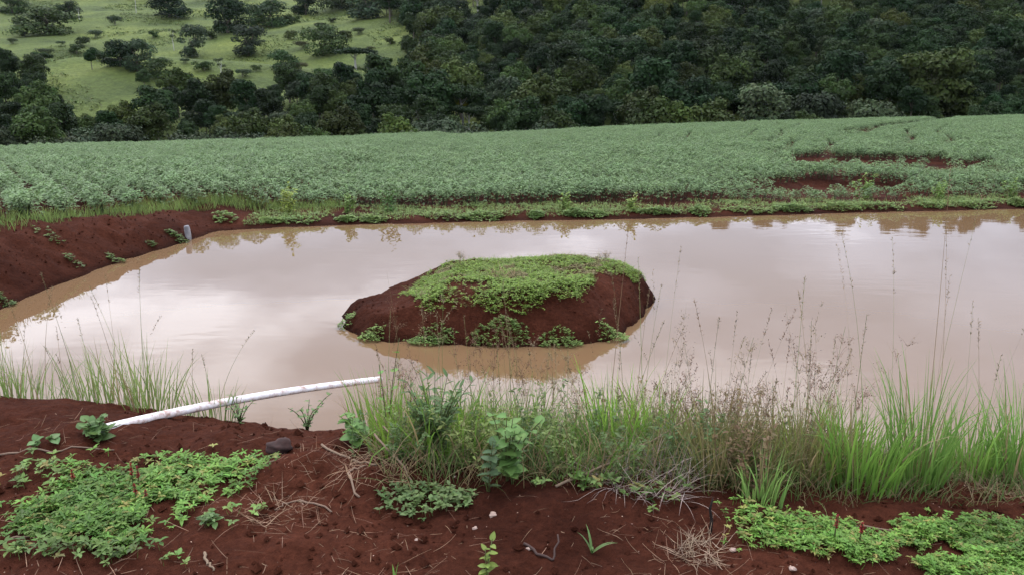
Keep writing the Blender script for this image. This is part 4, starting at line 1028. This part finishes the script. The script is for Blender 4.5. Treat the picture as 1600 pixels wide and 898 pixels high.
dry_tuft('dead_root_tuft', gat(*at(428, 805, .75)[:2]), 45, .13, 'flattened bundle of dry straw on bare soil', (.26, .17, .10), 1.5, .003, .12)
dry_tuft('dead_grass_tuft', depth_at(1005, 3.05), 260, .26, 'greyish dead grass tuft at the foot of the tall grass', (.27, .21, .17), 1.3, .0035, .2)
dry_tuft('dead_grass_tuft', gat(*at(1090, 862, .75)[:2]), 110, .14, 'small dead straw tuft alone on the bare soil', (.24, .16, .11), 1.3, .003, .08)
dry_tuft('dead_grass_tuft', depth_at(1560, 3.2), 160, .22, 'dry brown grass tuft under the tall grass at picture edge', (.24, .17, .10), 1.3, .004, .2)
# burnt dark stalk
mb = MB(); tube(mb, [(0, 0, -.03), (.006, 0, .05), (-.004, 0, .1), (.004, 0, .145)], [.008, .006, .005, .002], (.02, .015, .013), 6)
tag(obj('dead_stalk', mb.mesh('dead_stalk'), M_DRY, None, gat(*at(1108, 836, .74)[:2])), 'short dark dead stalk standing upright in the bare soil', 'stalk')

# ------------------------------------------------------------------ ground cover patches
def patch(name, blobs, n, col, label, leaf, per=5, lift=.05, wr=.5):
    pts = []
    tot = sum(b[2] * b[3] for b in blobs)
    for (px, py, rx, ry) in blobs:
        m = int(n * rx * ry / tot); a = rng.uniform(0, 6.28, m); q = rng.random(m) ** .75 * 1.12
        U = px + rx * q * np.cos(a) + rng.normal(size=m) * 15; V = py + ry * q * np.sin(a) + rng.normal(size=m) * 6
        for u, v in zip(U, V):
            w = at(u, v, .77); pts.append(w)
    P = np.array(pts); k = fbm(P[:, 0], P[:, 1], 5, 3, 23 + 2 * len(blobs)) > -.3 + .25 * rng.random(len(P)); P = P[k]; P[:, 2] = ground_z(P[:, 0], P[:, 1])
    cc = jit(col, len(P), .35, .1); yl = rng.random(len(P)) < .1; cc[yl] = jit((.27, .25, .07), int(yl.sum()), .3); dk = fbm(P[:, 0], P[:, 1], 3, 2, 29) > .12; cc[dk] *= .7
    mb = creeper(P, cc, leaf, per, lift, wr)
    o = obj(name, mb.mesh(name), M_LEAF); tag(o, label, 'ground cover', None, 'stuff'); return P
patch('weed_patch', [(250, 745, 130, 32), (330, 725, 90, 18), (180, 765, 110, 36), (130, 790, 100, 40), (160, 825, 60, 30), (75, 810, 60, 28), (230, 790, 60, 25)], 1900, (.145, .24, .045), 'bright green leafy weed patch on bare soil below the pipe', (.018, .036), 6, .028, .36)
patch('weed_patch', [(1260, 825, 70, 22), (1370, 835, 110, 30), (1480, 840, 110, 28), (1570, 855, 80, 34), (1430, 875, 90, 22), (1590, 885, 60, 20), (1530, 818, 110, 22), (1600, 840, 50, 40), (1450, 812, 90, 14), (1630, 870, 60, 40), (1190, 805, 40, 12), (1220, 835, 60, 14)], 5600, (.15, .262, .045), 'bright green weed patch at the foot of the tall grass', (.012, .025), 6, .026, .4)
patch('weed_scatter', [(380, 800, 30, 6), (330, 825, 12, 8), (60, 740, 60, 20), (60, 860, 70, 12), (190, 860, 70, 10), (1000, 775, 60, 10), (900, 765, 60, 10)], 170, (.115, .185, .045), 'thin scatter of small green weeds over the bare soil', (.022, .036), 5, .04)
pm = gat(*at(665, 783, .75)[:2]); tuft('weed_mat', pm, .19, .12, 140, .045, (.12, .17, .055), 'round dull green weed mat alone on the bare soil', leaf=(.018, .032))
pm = gat(*at(327, 826, .75)[:2]); tuft('small_weed', pm, .03, .03, 9, .03, (.09, .15, .05), 'tiny weed on bare soil beside the bright weed patch', leaf=(.025, .04))
# red flower spikes
def red_spike(px, py, h, label):
    p = gat(*at(px, py, .77)[:2]); mb = MB(); pts = np.array([[0, 0, 0], [.002, .002, h * .5], [.004, 0, h]])
    tube(mb, pts, [.003, .003, .002], (.12, .14, .05), 5)
    t = empty('red_flower_spike', p, label, 'flower'); obj('stem', mb.mesh('stem'), M_GRASS, t)
    mb = MB(); n = 90; u = rng.random(n); q = np.stack([np.full(n, .003), np.zeros(n), h * (.55 + .5 * u)], -1); L = rng.uniform(.008, .013, n) * (1.15 - .5 * u)
    leaves(mb, q, rng.uniform(0, 6.28, n), rng.uniform(.2, 1.2, n), rng.uniform(-.5, .5, n), L, L * .8, jit((.30, .035, .03), n, .3), DIA_V, DIA_T)
    obj('flower', mb.mesh('flower'), M_LEAF, t)
red_spike(208, 764, .12, 'red flower spike in the bright weed patch, tallest of the cluster'); red_spike(217, 762, .10, 'red flower spike just beside the tallest one in the patch')
red_spike(212, 782, .09, 'red flower spike lowest in the cluster'); red_spike(114, 755, .09, 'red flower spike alone at the edge of the bright weed patch')
red_spike(228, 784, .07, 'smallest red flower spike next to the lowest one')
red_spike(1303, 845, .11, 'reddish flower spike in the weed patch below the tall grass'); red_spike(1343, 845, .09, 'second reddish flower spike in the weed patch below the tall grass')

# ------------------------------------------------------------------ broad leaved weeds
herb('round_leaf_weed', gat(*at(156, 688, .78)[:2]), 10, .12, .06, 'heart', (.10, .165, .05), 6, 'round leaved weed growing at the foot of the pipe', lean=1.0, pitch=(-.2, .5))
herb('trailing_weed', gat(*at(92, 704, .76)[:2]), 1, .05, .05, 'heart', (.11, .18, .06), 5, 'trailing weed with pale heart leaves near the pipe foot', lean=1.3)
herb('trailing_weed', gat(*at(56, 710, .76)[:2]), 1, .05, .05, 'heart', (.11, .18, .06), 4, 'small trailing heart leaved weed farther along the soil', lean=1.3)
herb('leafy_bush', depth_at(680, 3.35), 30, .40, .075, 'lance', (.095, .15, .05), 12, 'dark green bushy weed with narrow leaves at the start of the tall grass', lean=.6, pitch=(-.1, .7))
herb('tall_seedling', gat(*at(764, 775, .74)[:2]), 1, .24, .07, 'ovate', (.075, .12, .05), 16, 'upright grey green seedling on the edge of the bare bank', lean=.08, pitch=(-.1, .5))
herb('heart_leaf_weed', depth_at(792, 3.0), 8, .34, .075, 'heart', (.115, .20, .05), 7, 'light green weed with broad leaves behind the upright seedling', lean=.55, pitch=(-.3, .3))
herb('heart_leaf_weed', depth_at(560, 3.45), 4, .22, .085, 'heart', (.12, .21, .05), 5, 'broad heart leaved weed beside the dirt mound', lean=.7, pitch=(-.2, .4))
herb('vine_weed', depth_at(480, 4.0), 6, .26, .04, 'ovate', (.12, .18, .06), 7, 'slender leafy vine standing behind the round dirt lump', lean=.8)
herb('vine_weed', depth_at(606, 3.7), 2, .52, .05, 'heart', (.13, .23, .05), 5, 'tall slender vine with a pale leaf at its tip, near the pipe end', lean=.3)
herb('leafy_weed', depth_at(375, 4.1), 6, .2, .05, 'lance', (.11, .17, .055), 7, 'short leafy weed behind the bank under the pipe', lean=.8)
herb('yellow_seedling', gat(*at(760, 900, .75)[:2]), 2, .17, .045, 'ovate', (.17, .22, .045), 9, 'yellow green seedling at the bottom of the picture', lean=.5)
def grass_seedling(px, py, n, L, w, label, col=(.12, .19, .06), lean=.8, bend=1.2):
    p = gat(*at(px, py, .75)[:2]); t = empty('grass_seedling', p, label, 'grass')
    for i in range(n):
        mb = MB(); c = jit(col, 1, .15)
        blades(mb, np.zeros((1, 3)), np.array([i * 2.1 + rng.uniform(-.4, .4)]), np.array([lean * rng.uniform(.5, 1)]), np.array([bend * rng.uniform(.6, 1)]), np.array([L * rng.uniform(.7, 1.1)]), np.array([w]), c, c, 7, np.array([.2]))
        obj('leaf', mb.mesh('leaf'), M_GRASS, t)
grass_seedling(925, 862, 6, .11, .011, 'small grass seedling with curved blades on bare soil')
grass_seedling(617, 905, 2, .09, .012, 'single upright grass shoot at the bottom of the picture', (.14, .25, .05), .2, .2)

# ------------------------------------------------------------------ tall grass on the bank
# clumps by the pipe
TL = [(8, 4.6, 120, .55, .22, 'dense green grass at the picture edge behind the bank'), (45, 4.55, 60, .5, .2, 'sparse seeding grass next to the dense clump at picture edge'),
      (155, 4.4, 70, .55, .16, 'thin grass clump with tall seed stalks behind the pipe foot'), (205, 4.3, 90, .55, .18, 'upright green grass clump crossing behind the lower pipe'),
      (240, 4.2, 90, .58, .15, 'bright green grass clump just past the pipe foot'), (330, 4.15, 70, .38, .14, 'short grass clump below the middle of the pipe'),
      (120, 4.5, 40, .4, .2, 'low sparse grass between the picture edge and the pipe')]
for (px, yd, n, h, rad, lb) in TL:
    tussock(depth_at(px, yd), int(n * .7), h, rad, lb, nstem=3, stemh=1.4, head='spike', lean=.26, w=.007, c0=(.16, .23, .06), c1=(.24, .29, .10))
# thicket of the middle
MG = 'grass clumps of the dense thicket on the bank'
for i in range(52):
    px = 596 + 724 * (i + rng.random()) / 52; yd = rng.uniform(3.1, 4.25)
    p = depth_at(px, yd); mix = rng.random(); brownish = 1030 < px < 1310
    c0, c1 = ((.14, .255, .03), (.195, .30, .05)) if mix < .5 else ((.075, .15, .024), (.13, .21, .04))
    if brownish and mix > .3: c0, c1 = (.13, .14, .04), (.20, .17, .07)
    tussock(p, int(rng.uniform(60, 120)), rng.uniform(.28, .60), rng.uniform(.12, .2), ('yellowish brown' if brownish and mix > .3 else 'bright green' if mix < .5 else 'dark green') + ' grass clump in the dense thicket in the middle of the bank', MG, c0, c1,
            nstem=int(rng.integers(1, 4)), stemh=rng.uniform(1.2, 1.7), head='panicle' if rng.random() < .4 else 'spike', lean=rng.uniform(.25, .55), w=rng.uniform(.005, .009), dry=.15, headcol=RUST if rng.random() < .6 else (.2, .15, .085))
for i in range(26):
    px = 600 + 730 * (i + rng.random()) / 26; brownish = px > 1020; k_ = rng.random()
    col = (.10, .15, .045) if k_ < .5 else (.15, .19, .05)
    if brownish and k_ > .35: col = (.16, .11, .05)
    bushy('thicket_weed', depth_at(px, rng.uniform(3.05, 3.8)), 9, rng.uniform(.24, .46), col, ('brown stemmed' if brownish and k_ > .35 else 'small leaved green') + ' bushy weed among the grass of the bank thicket', (.012, .035), .4, .6, 40)['group'] = 'bushy weeds in the bank thicket'
TR = [(960, 3.6, 110, .62, .14, 'bright upright grass clump standing above the thicket right of the island', (0.164, 0.288, 0.041), (0.227, 0.349, 0.051)),
      (1020, 3.65, 70, .58, .13, 'narrow bright grass clump next to the upright one above the thicket', (0.164, 0.282, 0.041), (0.227, 0.335, 0.051)),
      (1190, 2.92, 60, .30, .10, 'short light green grass clump in front of the thicket', (0.164, 0.268, 0.062), (0.227, 0.335, 0.092)),
      (1345, 3.15, 150, .58, .15, 'thick green grass clump where the thicket ends', (0.139, 0.255, 0.041), (0.201, 0.322, 0.057)),
      (1432, 3.2, 150, .74, .11, 'tall upright fan shaped grass clump with very long seed stalks', (0.126, 0.242, 0.046), (0.189, 0.322, 0.072)),
      (1512, 3.35, 120, .5, .12, 'grass clump between the fan shaped one and the picture edge', (0.126, 0.242, 0.041), (0.189, 0.309, 0.062)),
      (1594, 3.3, 150, .70, .13, 'tall green grass clump cut by the picture edge', (0.113, 0.228, 0.046), (0.177, 0.309, 0.072)),
      (1270, 3.3, 110, .48, .16, 'yellowish green grass clump beside the open brown seed heads', (0.164, 0.228, 0.046), (0.240, 0.282, 0.072))]
for (px, yd, n, h, rad, lb, a, b) in TR:
    tussock(depth_at(px, yd), n, h, rad, lb, None, a, b, nstem=4, stemh=1.75, head='spike', lean=.26, w=.009, dry=.06)
# open brown seed heads
for (px, yd, h, n, lb) in [(1255, 3.6, .72, 7, 'tall airy brown seed head grass rising over the thicket'), (1060, 3.6, .45, 8, 'rusty brown seed head grass beside the bright upright clump'),
                        (1120, 3.5, .42, 9, 'low rusty seed head grass in the middle of the brown thicket'), (1190, 3.6, .42, 8, 'rusty seed head grass near the airy tall one'),
                        (1320, 3.6, .45, 6, 'brown seed head grass behind the thick green clump'), (760, 3.8, .62, 9, 'fine brown seed head grass in front of the island'),
                        (830, 3.9, .6, 5, 'fine seed head grass in front of the island bushy tuft')]:
    tussock(depth_at(px, yd), 26, h * .6, .12, lb, None, (.12, .12, .04), (.18, .14, .06), nstem=n, stemh=1.7, head='panicle', lean=.3, w=.004, dry=.3, headcol=RUST, name='seed_head_grass')
# dry understorey
def under():
    n = 8200; px = rng.uniform(600, 1640, n); yd = rng.uniform(2.95, 4.5, n)
    x = (px - 800) / F_PX * yd * 1.12; y_ = yd; P = np.stack([x, y_, ground_z(x, y_) - .01], -1); P = P[P[:, 2] > .02]; n = len(P); mb = MB()
    dry = rng.random(n) < .45
    A = jit((.075, .11, .03), n, .3); A[dry] = jit((.17, .12, .06), int(dry.sum()), .35); Bc = jit((.12, .16, .045), n, .3); Bc[dry] = jit((.22, .16, .085), int(dry.sum()), .35)
    blades(mb, P, rng.uniform(0, 6.28, n), rng.uniform(.1, .9, n), rng.uniform(.2, 1.3, n), rng.uniform(.10, .32, n) * (1 - .5 * (P[:, 0] > 1.35)), rng.uniform(.003, .006, n), A, Bc, 5)
    tag(obj('bank_undergrowth', mb.mesh('bank_undergrowth'), M_GRASS), 'tangled low grass and dry stems between the grass clumps', 'undergrowth', None, 'stuff')
under()

# ------------------------------------------------------------------ thin air over the valley
def haze(dens):
    m, n, l = mat_new('air'); out = n.new('ShaderNodeOutputMaterial'); v = n.new('ShaderNodeVolumePrincipled')
    v.inputs['Color'].default_value = (.82, .88, .95, 1); v.inputs['Density'].default_value = dens; v.inputs['Anisotropy'].default_value = .3
    l.new(v.outputs[0], out.inputs['Volume'])
    x0, x1, y0, y1, z0, z1 = -600, 600, -60, 660, -14, 110
    V = [(x0, y0, z0), (x1, y0, z0), (x1, y1, z0), (x0, y1, z0), (x0, y0, z1), (x1, y0, z1), (x1, y1, z1), (x0, y1, z1)]
    me = bpy.data.meshes.new('haze'); me.from_pydata(V, [], [(0, 3, 2, 1), (4, 5, 6, 7), (0, 1, 5, 4), (1, 2, 6, 5), (2, 3, 7, 6), (3, 0, 4, 7)]); me.update()
    tag(obj('haze', me, m), 'thin pale haze in the air over the valley', 'haze', None, 'stuff')
haze(.00002)
